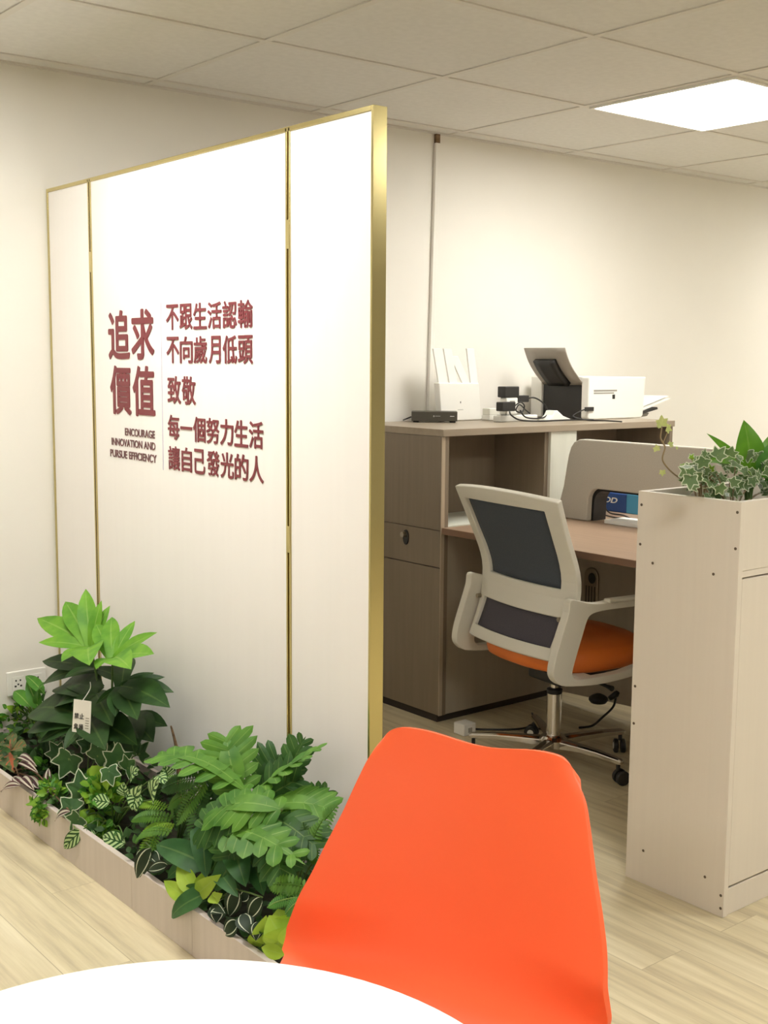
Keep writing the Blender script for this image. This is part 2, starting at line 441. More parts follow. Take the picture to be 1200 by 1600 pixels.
mb = MB()
x = TX0-6*TX
while x < XR:
    if x > XL: mb.box((x-0.012, YF, CZ-0.004), (x+0.012, WB, CZ))
    x += TX
y = TY0+TY
while y > YF:
    mb.box((XL, y-0.012, CZ-0.0045), (XR, y+0.012, CZ)); y -= TY
struct('trim_1', mb, M['ceil_bar'])
struct('trim_2', MB().box((XL, WB-0.022, CZ-0.006), (XR, WB, CZ)), M['ceil_bar'])

lamp_labels = ['square ceiling light panel in front of the sign, just off the photo top left',
               'lit square ceiling panel above the desk at the upper right of the photo']
for i, (lx, ly) in enumerate(lamp_cells):
    lab = lamp_labels[i] if i < 2 else 'square ceiling light panel assumed farther along the ceiling, out of view'
    t = thing('ceiling_light', lab, 'ceiling light', (lx+TX/2, ly+TY/2, CZ-0.012), 0, 'square ceiling light panels')
    a, b = Vector((lx+0.012, ly+0.012, 0)), Vector((lx+TX-0.012, ly+TY-0.012, 0))
    f = MB(); z0, z1 = CZ-0.012, CZ-0.001
    f.box((a.x, a.y, z0), (b.x, a.y+0.014, z1)); f.box((a.x, b.y-0.014, z0), (b.x, b.y, z1))
    f.box((a.x, a.y+0.014, z0), (a.x+0.014, b.y-0.014, z1)); f.box((b.x-0.014, a.y+0.014, z0), (b.x, b.y-0.014, z1))
    f.build('light_frame', M['white'], t)
    MB().box((a.x+0.014, a.y+0.014, CZ-0.008), (b.x-0.014, b.y-0.014, CZ-0.002)).build('diffuser', M['lamp'], t)

# cable duct running up the back wall
t = thing('cable_duct', 'thin white vertical cable duct on the back wall above the black set-top box', 'cable duct', (3.49, WB, 1.15))
MB().prism([(3.476, WB-0.018, 1.15), (3.500, WB-0.018, 1.15), (3.526, WB-0.018, 2.335), (3.502, WB-0.018, 2.335)], (0, 0.017, 0)).build('duct_body', M['wall'], t, bevel=0.003)
o = MB().box((3.504, WB-0.016, 2.325), (3.526, WB-0.002, 2.372)).build('end_clip', M['bark'], t); o['label'] = 'brown end piece at the ceiling'

# wall socket
t = thing('wall_socket', 'white double wall socket low on the back wall behind the leftmost leaves', 'wall socket', (1.61, WB, 0.27))
MB().box((1.545, WB-0.010, 0.222), (1.689, WB-0.0005, 0.309)).build('cover_plate', M['white'], t, bevel=0.004)
for sx in (1.585, 1.650):
    s_ = MB().box((sx-0.022, WB-0.0115, 0.242), (sx+0.022, WB-0.010, 0.290)).build('socket_face', M['white'], t, bevel=0.002)
    h = MB()
    for dx, dz, ww in ((-0.008, 0.010, 0.0025), (0.008, 0.010, 0.0025), (-0.010, -0.010, 0.0035), (0.010, -0.010, 0.0035), (0, -0.004, 0.003)):
        h.box((sx+dx-ww, WB-0.0120, 0.266+dz-0.003), (sx+dx+ww, WB-0.0114, 0.266+dz+0.003))
    h.build('socket_holes', M['black'], s_)

# ------------------------------------------------------------------ sign partition
PX, PY0, PY1, PZ = 1.742, 2.205, 4.015, 1.977
sign = thing('sign_partition', 'tall white sign partition with gold frame and maroon Chinese slogan', 'partition', (PX+0.02, (PY0+PY1)/2, 0))
TH = 0.038
f = MB()
f.box((PX-0.003, PY0, 0), (PX+TH, PY0+0.008, PZ)); f.box((PX-0.003, PY1-0.012, 0), (PX+TH, PY1, PZ))
f.box((PX-0.003, PY0+0.008, PZ-0.012), (PX+TH, PY1-0.012, PZ)); f.box((PX-0.003, PY0+0.008, 0), (PX+TH, PY1-0.012, 0.02))
f.build('gold_frame', M['gold'], sign, bevel=0.0012)
D1, D2 = 3.682, 2.5505
panels = []
for (a, b) in ((PY0+0.008, D2-0.010), (D2+0.010, D1-0.010), (D1+0.010, PY1-0.012)):
    p = MB().box((PX, a, 0.02), (PX+TH-0.002, b, PZ-0.012)).build('sign_panel', M['sign'], sign, bevel=0.001)
    panels.append(p)
panels[1]['label'] = 'wide middle panel with the slogan'
for d, br in ((D1, ((1.68, 1.745),)), (D2, ((1.679, 1.751), (0.905, 0.975)))):
    g = MB().box((PX+0.004, d-0.010, 0.02), (PX+TH-0.002, d+0.010, PZ-0.012))
    g.box((PX-0.003, d-0.010, 0.02), (PX+0.004, d-0.0035, PZ-0.003)); g.box((PX-0.003, d+0.0035, 0.02), (PX+0.004, d+0.010, PZ-0.003))
    so = g.build('gold_strip', M['gold'], sign, bevel=0.0008)
    MB().box((PX+0.0025, d-0.0034, 0.02), (PX+0.0041, d+0.0034, PZ-0.012)).build('strip_groove', M['gold_dark'], so)
    for z0, z1 in br:
        MB().box((PX-0.0034, d-0.0085, z0), (PX+0.003, d+0.0085, z1)).build('strip_joint', M['gold'], so, bevel=0.0008)
# lettering (reads towards -Y)
RD, UZ = (0, -1, 0), (0, 0, 1)
def line(txt, y0, z0, z1, y1, name='slogan_line', m=None, bold=0.017):
    """each character fitted to its own cell"""
    n = len(txt); cell = (y0-y1)/n
    mats = m or M['maroon']
    objs = []
    for k, ch in enumerate(txt):
        hz = z1-z0
        if ch == '一':
            w_, h_, oz = cell*0.92, hz*0.12, z0+hz*0.45
        else:
            w_, h_, oz = cell*0.93, hz, z0
            if ch in '自己月': w_ = cell*0.80
        objs.append(text_obj(name, ch, mats, panels[1], (PX-0.0008, y0-cell*k-(cell-w_)/2, oz), RD, UZ, w_, h_, 0.0012, bold))
    # join the characters of one line into one lettering mesh
    bm = bmesh.new()
    for o in objs: bm.from_mesh(o.data)
    me = bpy.data.meshes.new(name); bm.to_mesh(me); bm.free(); me.materials.append(mats)
    for o in objs[1:]: bpy.data.objects.remove(o)
    objs[0].data = me
    return objs[0]
line('不跟生活認輸', 3.188, 1.486, 1.560, 2.713)
line('不向歲月低頭', 3.188, 1.390, 1.467, 2.714)
line('致敬', 3.186, 1.271, 1.353, 3.016)
line('每一個努力生活', 3.187, 1.166, 1.239, 2.666)
line('讓自己發光的人', 3.187, 1.075, 1.147, 2.665)
line('追求', 3.571, 1.399, 1.553, 3.256, 'heading_line', bold=0.023)
line('價值', 3.565, 1.226, 1.381, 3.256, 'heading_line', bold=0.023)
for tx, ya, yb, za, zb in (('ENCOURAGE', 3.463, 3.267, 1.162, 1.186), ('INNOVATION AND', 3.558, 3.265, 1.1265, 1.1505), ('PURSUE EFFICIENCY', 3.569, 3.259, 1.0885, 1.113)):
    text_obj('english_line', tx, M['greybrown'], panels[1], (PX-0.0008, ya, za), RD, UZ, ya-yb, zb-za, 0.001, 0.016)
MB().box((PX-0.0015, 3.2165, 1.071), (PX+0.0005, 3.2195, 1.568)).build('divider_line', M['divider'], panels[1])

# ------------------------------------------------------------------ side cabinet with worktop
CX0, CX1, CY0, CY1, CT = 3.018, 4.405, 3.394, 3.96, 1.146
cab = thing('side_cabinet', 'tall taupe side cabinet behind the office chair, with open niches under its top', 'cabinet', ((CX0+CX1)/2, (CY0+CY1)/2, 0))
c = MB()
c.box((CX0+0.018, CY0, 0.03), (CX0+0.036, CY1, CT-0.027))                 # left side (behind the fronts)
c.box((CX1-0.020, CY0, 0), (CX1, CY1, CT-0.027))
c.box((CX0+0.036, CY1-0.016, 0.03), (CX1-0.020, CY1, CT-0.027))
c.box((CX0+0.036, 3.70, 0.757), (CX1-0.020, 3.716, CT-0.027))              # niche back
c.box((3.590, CY0+0.012, 0.775), (3.611, 3.70, CT-0.027))                 # niche right side
c.box((3.765, CY0+0.012, 0.775), (3.785, 3.70, CT-0.027))
c.box((3.97, CY0+0.2, 0.775), (3.99, 3.70, CT-0.027))
c.build('carcass', M['taupe'], cab, bevel=0.001)
MB().box((CX0-0.002, CY0-0.008, CT-0.027), (CX1+0.004, CY1, CT)).build('cabinet_top', M['taupe_top'], cab, bevel=0.0015)
MB().box((CX0, CY0, 0.03), (CX0+0.0175, CY0+0.003, CT-0.0275)).build('edge_band', M['taupe_edge'], cab)
MB().box((CX0+0.036, CY0+0.006, 0.03), (CX1-0.020, CY0+0.022, 0.757)).build('lower_back_panel', M['panel_grey'], cab)
MB().box((CX0+0.01, CY0+0.02, 0), (CX1-0.021, CY1-0.01, 0.03)).build('dark_base', M['gap'], cab)  # dark block set back under the carcass
MB().box((CX0+0.036, CY0, 0.757), (CX1-0.020, 3.70, 0.775)).build('niche_shelf', M['offwhite'], cab, bevel=0.001)
MB().box((3.611, CY0-0.002, 0.775), (3.765, CY0+0.018, CT-0.027)).build('white_filler_panel', M['offwhite'], cab, bevel=0.001)
MB().box((CX0, CY0+0.004, 0.7595), (CX0+0.017, CY1, CT-0.028)).build('upper_front', M['taupe'], cab, bevel=0.0012)
dr = MB().box((CX0, CY0+0.004, 0.615), (CX0+0.017, CY1, 0.757)).build('drawer', M['taupe'], cab, bevel=0.0012)
lk = MB()
lk.prism([(CX0-0.004, 3.600+0.017*math.cos(a)*(1), 0.711+0.030*math.sin(a)) for a in [2*math.pi*k/20 for k in range(20)]], (0.0035, 0, 0))
lk.build('lock_plate', M['black'], dr)
MB().tube([(CX0-0.004, 3.604, 0.722), (CX0-0.020, 3.604, 0.722)], 0.011, 16).build('lock_key', M['steel'], dr, smooth=False)
MB().box((CX0, CY0+0.004, 0.032), (CX0+0.017, CY1, 0.6115)).build('door', M['taupe'], cab, bevel=0.0012)

# ------------------------------------------------------------------ desk
desk = thing('office_desk', 'brown office desk running from the side cabinet to the cream planter cabinet', 'desk', (3.69, 2.7, 0))
MB().box((3.022, 2.045, 0.746), (4.37, CY0-0.003, 0.771)).build('desk_top', M['desk'], desk, bevel=0.001)
MB().box((3.0195, 2.045, 0.747), (3.0218, CY0-0.003, 0.770)).build('edge_band', M['desk_edge'], desk)
md_ = MB().prism([(3.66, 3.385, 0.03), (3.66, 2.12, 0.10), (3.66, 2.12, 0.745), (3.66, 3.385, 0.745)], (0.016, 0, 0)).build('modesty_panel', M['panel_grey'], desk)
for yy in (2.06, 2.06):
    pass
MB().box((3.06, 2.05, 0), (4.33, 2.075, 0.745)).build('end_panel', M['offwhite'], desk, bevel=0.001)
# cable outlet on the modesty panel
cyv = 3.19
g = MB()
out = [(3.659, cyv+0.036, 0.42), (3.659, cyv-0.036, 0.42)] + [(3.659, cyv-0.036*math.cos(a), 0.545+0.036*math.sin(a)) for a in [math.pi*k/12 for k in range(13)]]
g.prism(out, (-0.010, 0, 0)).build('cable_outlet', M['steel'], md_, bevel=0.003)
g = MB().prism([(3.6485, cyv-0.006+0.019*math.cos(a), 0.538+0.022*math.sin(a)) for a in [2*math.pi*k/20 for k in range(20)]], (-0.0012, 0, 0))
for k in range(4):
    g.box((3.6485, cyv-0.024+k*0.015, 0.43), (3.6472, cyv-0.0205+k*0.015, 0.505))
g.build('outlet_openings', M['black'], md_)

# fabric desk screen with rounded end and a cut-out
scr = thing('desk_screen', 'light grey fabric screen standing along the middle of the desk', 'desk screen', (3.64, 2.7, 0.771))
Z0 = 0.7715
def screen_outline(x, cut_top, cy0, cy1, outer=True):
    pts = []
    if outer:
        pts += [(x, 3.376, Z0), (x, 3.345, 0.84), (x, 3.326, 0.905), (x, 3.312, 0.985), (x, 3.303, 1.03), (x, 3.292, 1.062), (x, 3.275, 1.084), (x, 3.250, 1.095), (x, 3.225, 1.098)]
        pts += [(x, 2.16, 1.098), (x, 2.13, 1.09), (x, 2.11, 1.06), (x, 2.09, 0.985), (x, 2.07, 0.88), (x, 2.05, Z0)]
    else:
        pts += [(x, 3.30, Z0), (x, 3.27, 0.93), (x, 2.12, 0.93), (x, 2.08, Z0)]
    pts += [(x, cy1-0.005, Z0)]
    for k in range(7):
        a = math.pi/2*k/6; pts.append((x, cy1+0.04-0.04*math.cos(a), cut_top-0.04+0.04*math.sin(a)))
    for k in range(7):
        a = math.pi/2*k/6; pts.append((x, cy0-0.045+0.045*math.sin(a), cut_top-0.05+0.05*math.cos(a)))
    pts += [(x, cy0+0.003, Z0)]
    return pts
MB().prism(screen_outline(3.62, 0.905, 3.193, 2.26), (0.03, 0, 0)).build('fabric_panel', M['fabric'], scr, bevel=0.006, seg=3)
o = MB().prism(screen_outline(3.651, 0.894, 3.186, 2.27, False), (0.075, 0, 0)).build('cutout_frame', M['black'], scr); o['label'] = 'dark cable frame around the cut-out'

# things on / behind the desk, seen through the cut-out
pad = MB().box((3.628, 2.62, 0.7715), (3.75, 3.112, 0.787)).build('paper_pad', M['paper'], None, bevel=0.002)
tag(pad, 'thin white paper pad lying on the desk in the screen cut-out', 'paper pad')
bx = thing('carton', 'blue and white carton lying on the far side of the desk behind the screen', 'box', (4.0, 3.3, 0.771))
MB().box((3.95, 3.270, 0.7715), (4.05, 3.43, 0.850)).build('navy_end', M['blue'], bx, bevel=0.002)
MB().box((3.949, 3.203, 0.7715), (4.05, 3.269, 0.853)).build('light_blue_band', M['sky'], bx, bevel=0.002)
MB().box((3.95, 2.95, 0.7715), (4.05, 3.202, 0.852)).build('white_end', M['lilac'], bx, bevel=0.002)
text_obj('carton_letters', 'OD', M['paper'], bx, (3.9485, 3.392, 0.808), (0, -1, 0), (0, 0, 1), 0.075, 0.024, 0.001, 0.02, 0.25)
cable('desk_cable', [atX(945, 792, 3.9), (3.86, 3.28, 0.778), (3.85, 3.2, 0.777), (3.8, 3.12, 0.776), (3.78, 3.05, 0.776), (3.80, 2.9, 0.776)], 0.0035, M['black'], 'black cable lying on the desk in front of the blue carton, upper of two', 'cables behind the screen')
cable('desk_cable', [(3.82, 3.30, 0.776), (3.78, 3.20, 0.776), (3.78, 3.12, 0.776), (3.76, 3.0, 0.776), (3.77, 2.85, 0.776)], 0.003, M['black'], 'black cable lying nearest the white paper pad in the screen cut-out', 'cables behind the screen')

# ------------------------------------------------------------------ things on the cabinet top
# set-top box
p0, p1 = Vector((3.258, 3.86, CT)), Vector((3.405, 3.735, CT))
ang = math.atan2(p1.y-p0.y, p1.x-p0.x)
st = thing('set_top_box', 'flat black set-top box at the left end of the cabinet top', 'set-top box', (p0+p1)/2)
rv = (p1-p0).normalized(); bv = Vector((-rv.y, rv.x, 0)); W_ = (p1-p0).length
ctr = (p0+p1)/2 + bv*0.055
MB().obox(ctr+Vector((0, 0, 0.026)), rv*W_/2, bv*0.05, Vector((0, 0, 0.020))).build('case', M['dark_box'], st, bevel=0.002)
for a in (-0.4, 0.4):
    for b in (-0.03, 0.03):
        q = ctr + rv*(W_*a) + bv*b
        MB().obox(q+Vector((0, 0, 0.003)), rv*0.012, bv*0.01, Vector((0, 0, 0.003))).build('foot', M['black_soft'], st)
fo = ctr - bv*0.0508
text_obj('front_print', 'o ——', M['paper'], st, fo+rv*(-0.005)+Vector((0, 0, 0.024)), rv, (0, 0, 1), 0.03, 0.006, 0.0006)
text_obj('front_print', '——', M['paper'], st, fo+rv*(W_*0.34)+Vector((0, 0, 0.026)), rv, (0, 0, 1), 0.018, 0.002, 0.0006)
cable('set_top_box_cable', [ctr-rv*(W_/2+0.001)+bv*0.03+Vector((0, 0, 0.02)), ctr-rv*(W_/2+0.02)+bv*0.03+Vector((0, 0, 0.012)), ctr-rv*(W_/2+0.035)+bv*0.07+Vector((0, 0, 0.004))], 0.003, M['black'], 'short black lead at the left side of the set-top box')

# wifi router
RY = 3.86
ro = thing('wifi_router', 'white upright router with four flat antennas beside the set-top box', 'router', (3.54, RY, CT))
MB().prism([(3.427, RY, CT+0.001), (3.662, RY, CT+0.001), (3.644, RY, 1.309), (3.410, RY, 1.311)], (0, 0.036, 0)).build('body', M['white'], ro, bevel=0.005, seg=3)
for (bx_, tx_, tz_, ww) in ((3.450, 3.418, 1.456, 0.026), (3.510, 3.474, 1.456, 0.023), (3.590, 3.512, 1.425, 0.023), (3.632, 3.608, 1.458, 0.022)):
    MB().prism([(bx_-ww, RY+0.014, 1.295), (bx_+ww, RY+0.014, 1.295), (tx_+ww, RY+0.020, tz_), (tx_-ww, RY+0.020, tz_)], (0, 0.008, 0)).build('antenna', M['white'], ro, bevel=0.002)
MB().box((3.534, RY-0.0006, 1.222), (3.538, RY+0.001, 1.230)).build('front_light', M['ink'], ro)
MB().box((3.520, RY-0.0006, 1.193), (3.552, RY+0.001, 1.195)).build('front_mark', M['grey'], ro)
# small clear box
tb = thing('plastic_box', 'small clear plastic box between the router and the power strip', 'box', (3.70, 3.84, CT))
MB().box((3.672, 3.82, CT+0.0005), (3.735, 3.87, CT+0.022)).build('box_base', M['white'], tb, bevel=0.003)
MB().box((3.674, 3.822, CT+0.0225), (3.733, 3.868, CT+0.052)).build('box_lid', M['glassy'], tb, bevel=0.003)

# power strip with plugs
ps = thing('power_strip', 'white power strip on the cabinet top under the black adapters', 'power strip', (3.71, 3.70, CT))
MB().box((3.600, 3.675, CT+0.0005), (3.825, 3.725, CT+0.028)).build('strip_body', M['white'], ps, bevel=0.005, seg=3)
for k in range(4):
    MB().box((3.615+k*0.052, 3.684, CT+0.028), (3.652+k*0.052, 3.716, CT+0.0295)).build('socket_face', M['grey'], ps)
pt = thing('plug_cube', 'white cube plug standing on the power strip', 'plug', (3.67, 3.70, CT+0.03))
MB().box((3.635, 3.678, CT+0.030), (3.705, 3.722, CT+0.104)).build('plug_body', M['white'], pt, bevel=0.006, seg=3)
MB().box((3.655, 3.6772, CT+0.060), (3.685, 3.678, CT+0.090)).build('socket_face', M['grey'], pt)
def adapter(a, b, label):
    t = thing('power_adapter', label, 'adapter', ((a[0]+b[0])/2, (a[1]+b[1])/2, a[2]), 0, 'black adapters on the power strip')
    MB().box(a, b).build('adapter_body', M['black'], t, bevel=0.004, seg=3)
    MB().box(((a[0]+b[0])/2-0.012, b[1], a[2]+0.006), ((a[0]+b[0])/2+0.012, b[1]+0.004, a[2]+0.018)).build('pin_block', M['black_soft'], t)
    return t
adapter((3.624, 3.676, CT+0.1045), (3.710, 3.724, CT+0.151), 'black adapter on top of the white cube plug')
adapter((3.567, 3.632, CT+0.048), (3.646, 3.673, CT+0.087), 'black adapter plugged in at the lower left of the power strip')
adapter((3.7055, 3.682, CT+0.083), (3.778, 3.718, CT+0.112), 'small black adapter sticking out right of the white cube plug')
cable('adapter_cable', [(3.778, 3.70, CT+0.098), (3.82, 3.69, CT+0.100), (3.865, 3.68, CT+0.075), (3.885, 3.675, CT+0.04), (3.86, 3.66, CT+0.02), (3.80, 3.65, CT+0.012), (3.72, 3.645, CT+0.02), (3.68, 3.64, CT+0.05)], 0.0035, M['black'], 'black lead looping from the right-hand adapter down to the cabinet top')
cable('adapter_cable', [(3.61, 3.634, CT+0.047), (3.615, 3.625, CT+0.03), (3.66, 3.615, CT+0.010), (3.76, 3.60, CT+0.0045), (3.88, 3.60, CT+0.0045), (4.00, 3.60, CT+0.0045), (4.06, 3.56, CT+0.0045)], 0.0035, M['black'], 'black lead running along the cabinet top from the lower left adapter')
cable('adapter_cable', [(3.648, 3.648, CT+0.065), (3.68, 3.64, CT+0.085), (3.705, 3.64, CT+0.068), (3.69, 3.64, CT+0.042), (3.66, 3.645, CT+0.05), (3.675, 3.64, CT+0.075), (3.72, 3.645, CT+0.05), (3.75, 3.65, CT+0.035)], 0.003, M['black'], 'tangled black lead curled in front of the white cube plug')
# white wedge (tape cutter / stand)
wd = MB().prism([(3.835, 3.625, CT+0.0005), (3.985, 3.625, CT+0.0005), (3.98, 3.625, CT+0.008), (3.935, 3.625, CT+0.022), (3.898, 3.625, CT+0.046), (3.880, 3.625, CT+0.046), (3.868, 3.625, CT+0.026), (3.84, 3.625, CT+0.008)], (0, 0.055, 0)).build('plastic_wedge', M['white'], None, bevel=0.005, seg=3)
tag(wd, 'white wedge-shaped plastic piece in front of the printer back', 'plastic wedge')

# printer: its back faces left
pr = thing('printer', 'white inkjet printer with raised grey rear paper tray on the cabinet top', 'printer', (4.27, 3.78, CT))
PXa, PXb, PYa, PYb, PZt = 4.085, 4.47, 3.615, 3.975, 1.337
b_ = MB().prism([(PXa, PYa, CT+0.008), (PXa+0.012, PYa, CT+0.001), (PXb-0.02, PYa, CT+0.001), (PXb-0.004, PYa, CT+0.012), (PXb+0.010, PYa, PZt), (PXa, PYa, PZt)], (0, 0.045, 0))
b_.build('side_panel', M['white'], pr, bevel=0.006, seg=3)
MB().box((PXa, 3.905, CT+0.002), (PXb, PYb, PZt)).build('far_side_panel', M['white'], pr, bevel=0.006, seg=3)
MB().box((PXa+0.012, PYa+0.046, CT+0.002), (PXb-0.02, 3.904, PZt-0.030)).build('black_core', M['black'], pr, bevel=0.003)
MB().box((PXa+0.13, PYa+0.046, PZt-0.0295), (PXb, 3.904, PZt)).build('lid', M['white'], pr, bevel=0.004)
rec = MB().box((4.118, PYa-0.0008, 1.272), (4.275, PYa+0.001, 1.280)); rec.box((4.118, PYa-0.0008, 1.262), (4.255, PYa+0.001, 1.268))
rec.build('grip_line', M['grey'], pr)
MB().box((4.245, PYa-0.0012, 1.238), (4.262, PYa+0.001, 1.258)).build('side_port', M['black'], pr)
MB().box((4.06, PYa-0.006, 1.186), (4.115, PYa+0.0005, 1.204)).build('rear_plug', M['black'], pr)
def traypt(u, v):
    z = 1.300 + 0.165*v
    xx = 4.100 - 0.135*v - 0.02*math.sin(v*math.pi)
    return Vector((xx, 3.905-0.25*u, z))
tr_ = MB().grid(traypt, 4, 8).build('rear_tray', M['grey_tray'], pr, smooth=True, solid=0.005)
MB().grid(lambda u, v: traypt(0.22+0.5*u, 0.02+0.66*v)+Vector((-0.016, 0, -0.002)), 4, 6).build('tray_extension', M['black'], tr_, smooth=True, solid=0.02)
MB().prism([(4.475, 3.63, 1.178), (4.69, 3.63, 1.232), (4.69, 3.63, 1.236), (4.475, 3.63, 1.183)], (0, 0.23, 0)).build('output_tray', M['white'], pr)
MB().prism([(4.465, 3.62, 1.165), (4.58, 3.62, 1.185), (4.575, 3.62, 1.195), (4.465, 3.62, 1.178)], (0, 0.24, 0)).build('tray_edge', M['black'], pr)
MB().prism([(4.466, 3.64, 1.148), (4.53, 3.64, 1.153), (4.545, 3.64, 1.168), (4.466, 3.64, 1.172)], (0, 0.2, 0)).build('front_lip', M['grey'], pr, bevel=0.004)
sh = MB().prism([(4.49, 3.655, 1.1905), (4.70, 3.655, 1.2445), (4.70, 3.655, 1.246), (4.49, 3.655, 1.192)], (0, 0.19, 0)).build('paper_sheet', M['paper'], None)
tag(sh, 'white paper sheet lying in the printer output tray', 'paper')
cable('printer_cable', [(4.065, PYa-0.003, 1.195), (4.02, 3.61, 1.185), (3.97, 3.60, 1.165), (4.02, 3.56, CT+0.004), (4.05, 3.48, CT+0.004), (4.06, 3.40, CT+0.003)], 0.003, M['black'], 'black lead leaving the plug at the printer side panel')

# ------------------------------------------------------------------ things on the floor under the desk
ad = thing('white_adapter', 'small white power block on the floor beside the side cabinet corner', 'adapter', (3.0, 3.25, 0))
MB().box((2.985, 3.21, 0.0005), (3.045, 3.27, 0.045)).build('block', M['white'], ad, bevel=0.004)
MB().box((3.005, 3.2090, 0.012), (3.025, 3.21, 0.03)).build('socket_face', M['grey'], ad)
cable('floor_cable', [(3.046, 3.25, 0.012), (3.10, 3.22, 0.005), (3.18, 3.16, 0.005), (3.25, 3.14, 0.005), (3.33, 3.18, 0.005), (3.40, 3.26, 0.005)], 0.004, M['black'], 'dark cable on the floor leading from the small white power block')
pq = atX(935, 1091, 3.50)
hp = thing('hanging_plug', 'black plug hanging under the desk beside the cream planter cabinet', 'plug', pq)
pm = MB().lathe(pq, [(0.004, -0.020), (0.030, -0.017), (0.038, -0.006), (0.036, 0.004), (0.024, 0.012), (0.010, 0.018)], 20)
pm.build('plug_body', M['black'], hp, smooth=True)
MB().tube([pq+Vector((0.03, -0.03, 0)), pq+Vector((0.045, -0.05, 0.02)), pq+Vector((0.05, -0.055, 0.03))], [0.010, 0.013, 0.008], 10).build('plug_neck', M['black'], hp, smooth=True)
cable('plug_cable', [pq+Vector((0.045, -0.05, 0.015)), pq+Vector((0.035, -0.045, -0.03)), atX(940, 1122, 3.46), atZ(925, 1134, 0.006), atZ(905, 1137, 0.005)], 0.0045, M['black'], 'black lead dropping from the hanging plug to the floor')

# ------------------------------------------------------------------ cream planter cabinet
WX0, WX1, WY0, WY1, WT = 2.50, 3.75, 1.713, 2.030, 1.066
wc = thing('planter_cabinet', 'tall cream cabinet with a plant trough on top, at the right edge of the photo', 'cabinet', ((WX0+WX1)/2, (WY0+WY1)/2, 0))
sd = MB().box((WX0, WY0, 0), (WX0+0.018, WY1, WT)).build('side_panel', M['cream'], wc, bevel=0.001)
MB().box((WX1-0.018, WY0, 0), (WX1, WY1, WT)).build('side_panel', M['cream'], wc, bevel=0.001)
MB().box((WX0+0.0185, WY1-0.018, 0), (WX1-0.0185, WY1, WT)).build('back_panel', M['cream'], wc, bevel=0.001)
MB().box((WX0+0.0185, WY0+0.003, 0.893), (WX1-0.0185, WY0+0.020, WT)).build('trough_front', M['cream'], wc, bevel=0.001)
MB().box((WX0+0.0185, WY0+0.003, 0.8765), (WX1-0.0185, WY1-0.0185, 0.8922)).build('trough_floor', M['cream'], wc)
MB().box((WX0+0.0185, WY0+0.021, 0.0), (WX1-0.0185, WY0+0.03, 0.876)).build('dark_reveal', M['gap'], wc)
for k in range(2):
    xa = WX0+0.020+k*0.608
    MB().box((xa, WY0+0.001, 0.078), (xa+0.604, WY0+0.019, 0.872)).build('door', M['cream'], wc, bevel=0.0012)
MB().box((WX0+0.0185, WY0+0.003, 0), (WX1-0.0185, WY0+0.019, 0.071)).build('kick_board', M['cream'], wc, bevel=0.001)
for (yy, zz) in ((1.717+0.006, 1.040), (1.720+0.004, 0.950), (1.785, 0.878), (2.018, 1.030), (2.018, 0.925), (1.975, 0.880), (2.019, 0.539), (2.019, 0.436), (1.972, 0.093), (1.772, 0.089), (1.722, 0.057), (1.721, 0.023)):
    pts = [(WX0-0.0008, yy+0.0038*math.cos(a), zz+0.0038*math.sin(a)) for a in [2*math.pi*k/12 for k in range(12)]]
    MB().prism(pts, (0.0012, 0, 0)).build('screw_cap', M['screw'], sd)
so = MB()
so.grid(lambda u, v: Vector((WX0+0.02+u*(WX1-WX0-0.04), WY0+0.022+v*(WY1-WY0-0.042), 1.000+0.008*math.sin(u*90)*math.cos(v*17))), 60, 12)
so.build('trough_soil', M['soil'], wc, smooth=True)

# ------------------------------------------------------------------ office chair
HUB = Vector((3.03, 2.80, 0)); CYAW = math.radians(98.5)
ch_rot = math.pi/2 - CYAW                     # chair local +X = facing
oc = thing('office_chair', 'white framed office chair with grey mesh back and orange seat at the desk', 'chair', HUB, ch_rot)
IDM = Matrix.Identity(4)
def prof(z):
    k = [(.38, -.245), (.44, -.215), (.52, -.178), (.60, -.150), (.67, -.140), (.74, -.156), (.80, -.185), (.90, -.230), (1.0, -.275)]
    for (a, b), (c_, d_) in zip(k, k[1:]):
        if z <= c_: 
            t = max(0, (z-a)/(c_-a)); return b+(d_-b)*t
    return k[-1][1]
def sprof(z): return (prof(z-0.04)+prof(z-0.02)+prof(z)+prof(z+0.02)+prof(z+0.04))/5
def interp(z, tab):
    for (a, b), (c_, d_) in zip(tab, tab[1:]):
        if z <= c_: return b+(d_-b)*max(0, (z-a)/(c_-a))
    return tab[-1][1]
OUTW = [(.435, .228), (.56, .240), (.635, .262), (.83, .272), (.985, .287)]
INW = [(.475, .212), (.572, .212), (.665, .197), (.80, .212), (.938, .222)]
YC = 0.012
def backpt(yf, z, off=0.0):
    zz = z - 0.20*yf*yf*max(0, (z-0.9)/0.085)
    return Vector((sprof(zz)+0.5*yf*yf+off, yf+YC, zz))
fr = MB()
def cell(za, zb, ya, yb, nz, ny):
    fr.grid(lambda u, v: backpt(ya(za+(zb-za)*u)*(1-v)+yb(za+(zb-za)*u)*v, za+(zb-za)*u), nz, ny)
ow = lambda z: interp(z, OUTW); iw = lambda z: interp(z, INW)
zl = [.437, .475, .572, .665, .938, .985]
for k in range(5):
    za, zb = zl[k], zl[k+1]; nz = max(2, int((zb-za)/0.03))
    cell(za, zb, lambda z: -ow(z), lambda z: -iw(z), nz, 2)
    if k in (0, 2, 4): cell(za, zb, lambda z: -iw(z), lambda z: iw(z), nz, 14)
    cell(za, zb, lambda z: iw(z), lambda z: ow(z), nz, 2)
fr.build('back_frame', M['frame'], oc, smooth=False, solid=0.024, bevel=0.004, seg=2, local=IDM, weld=True)
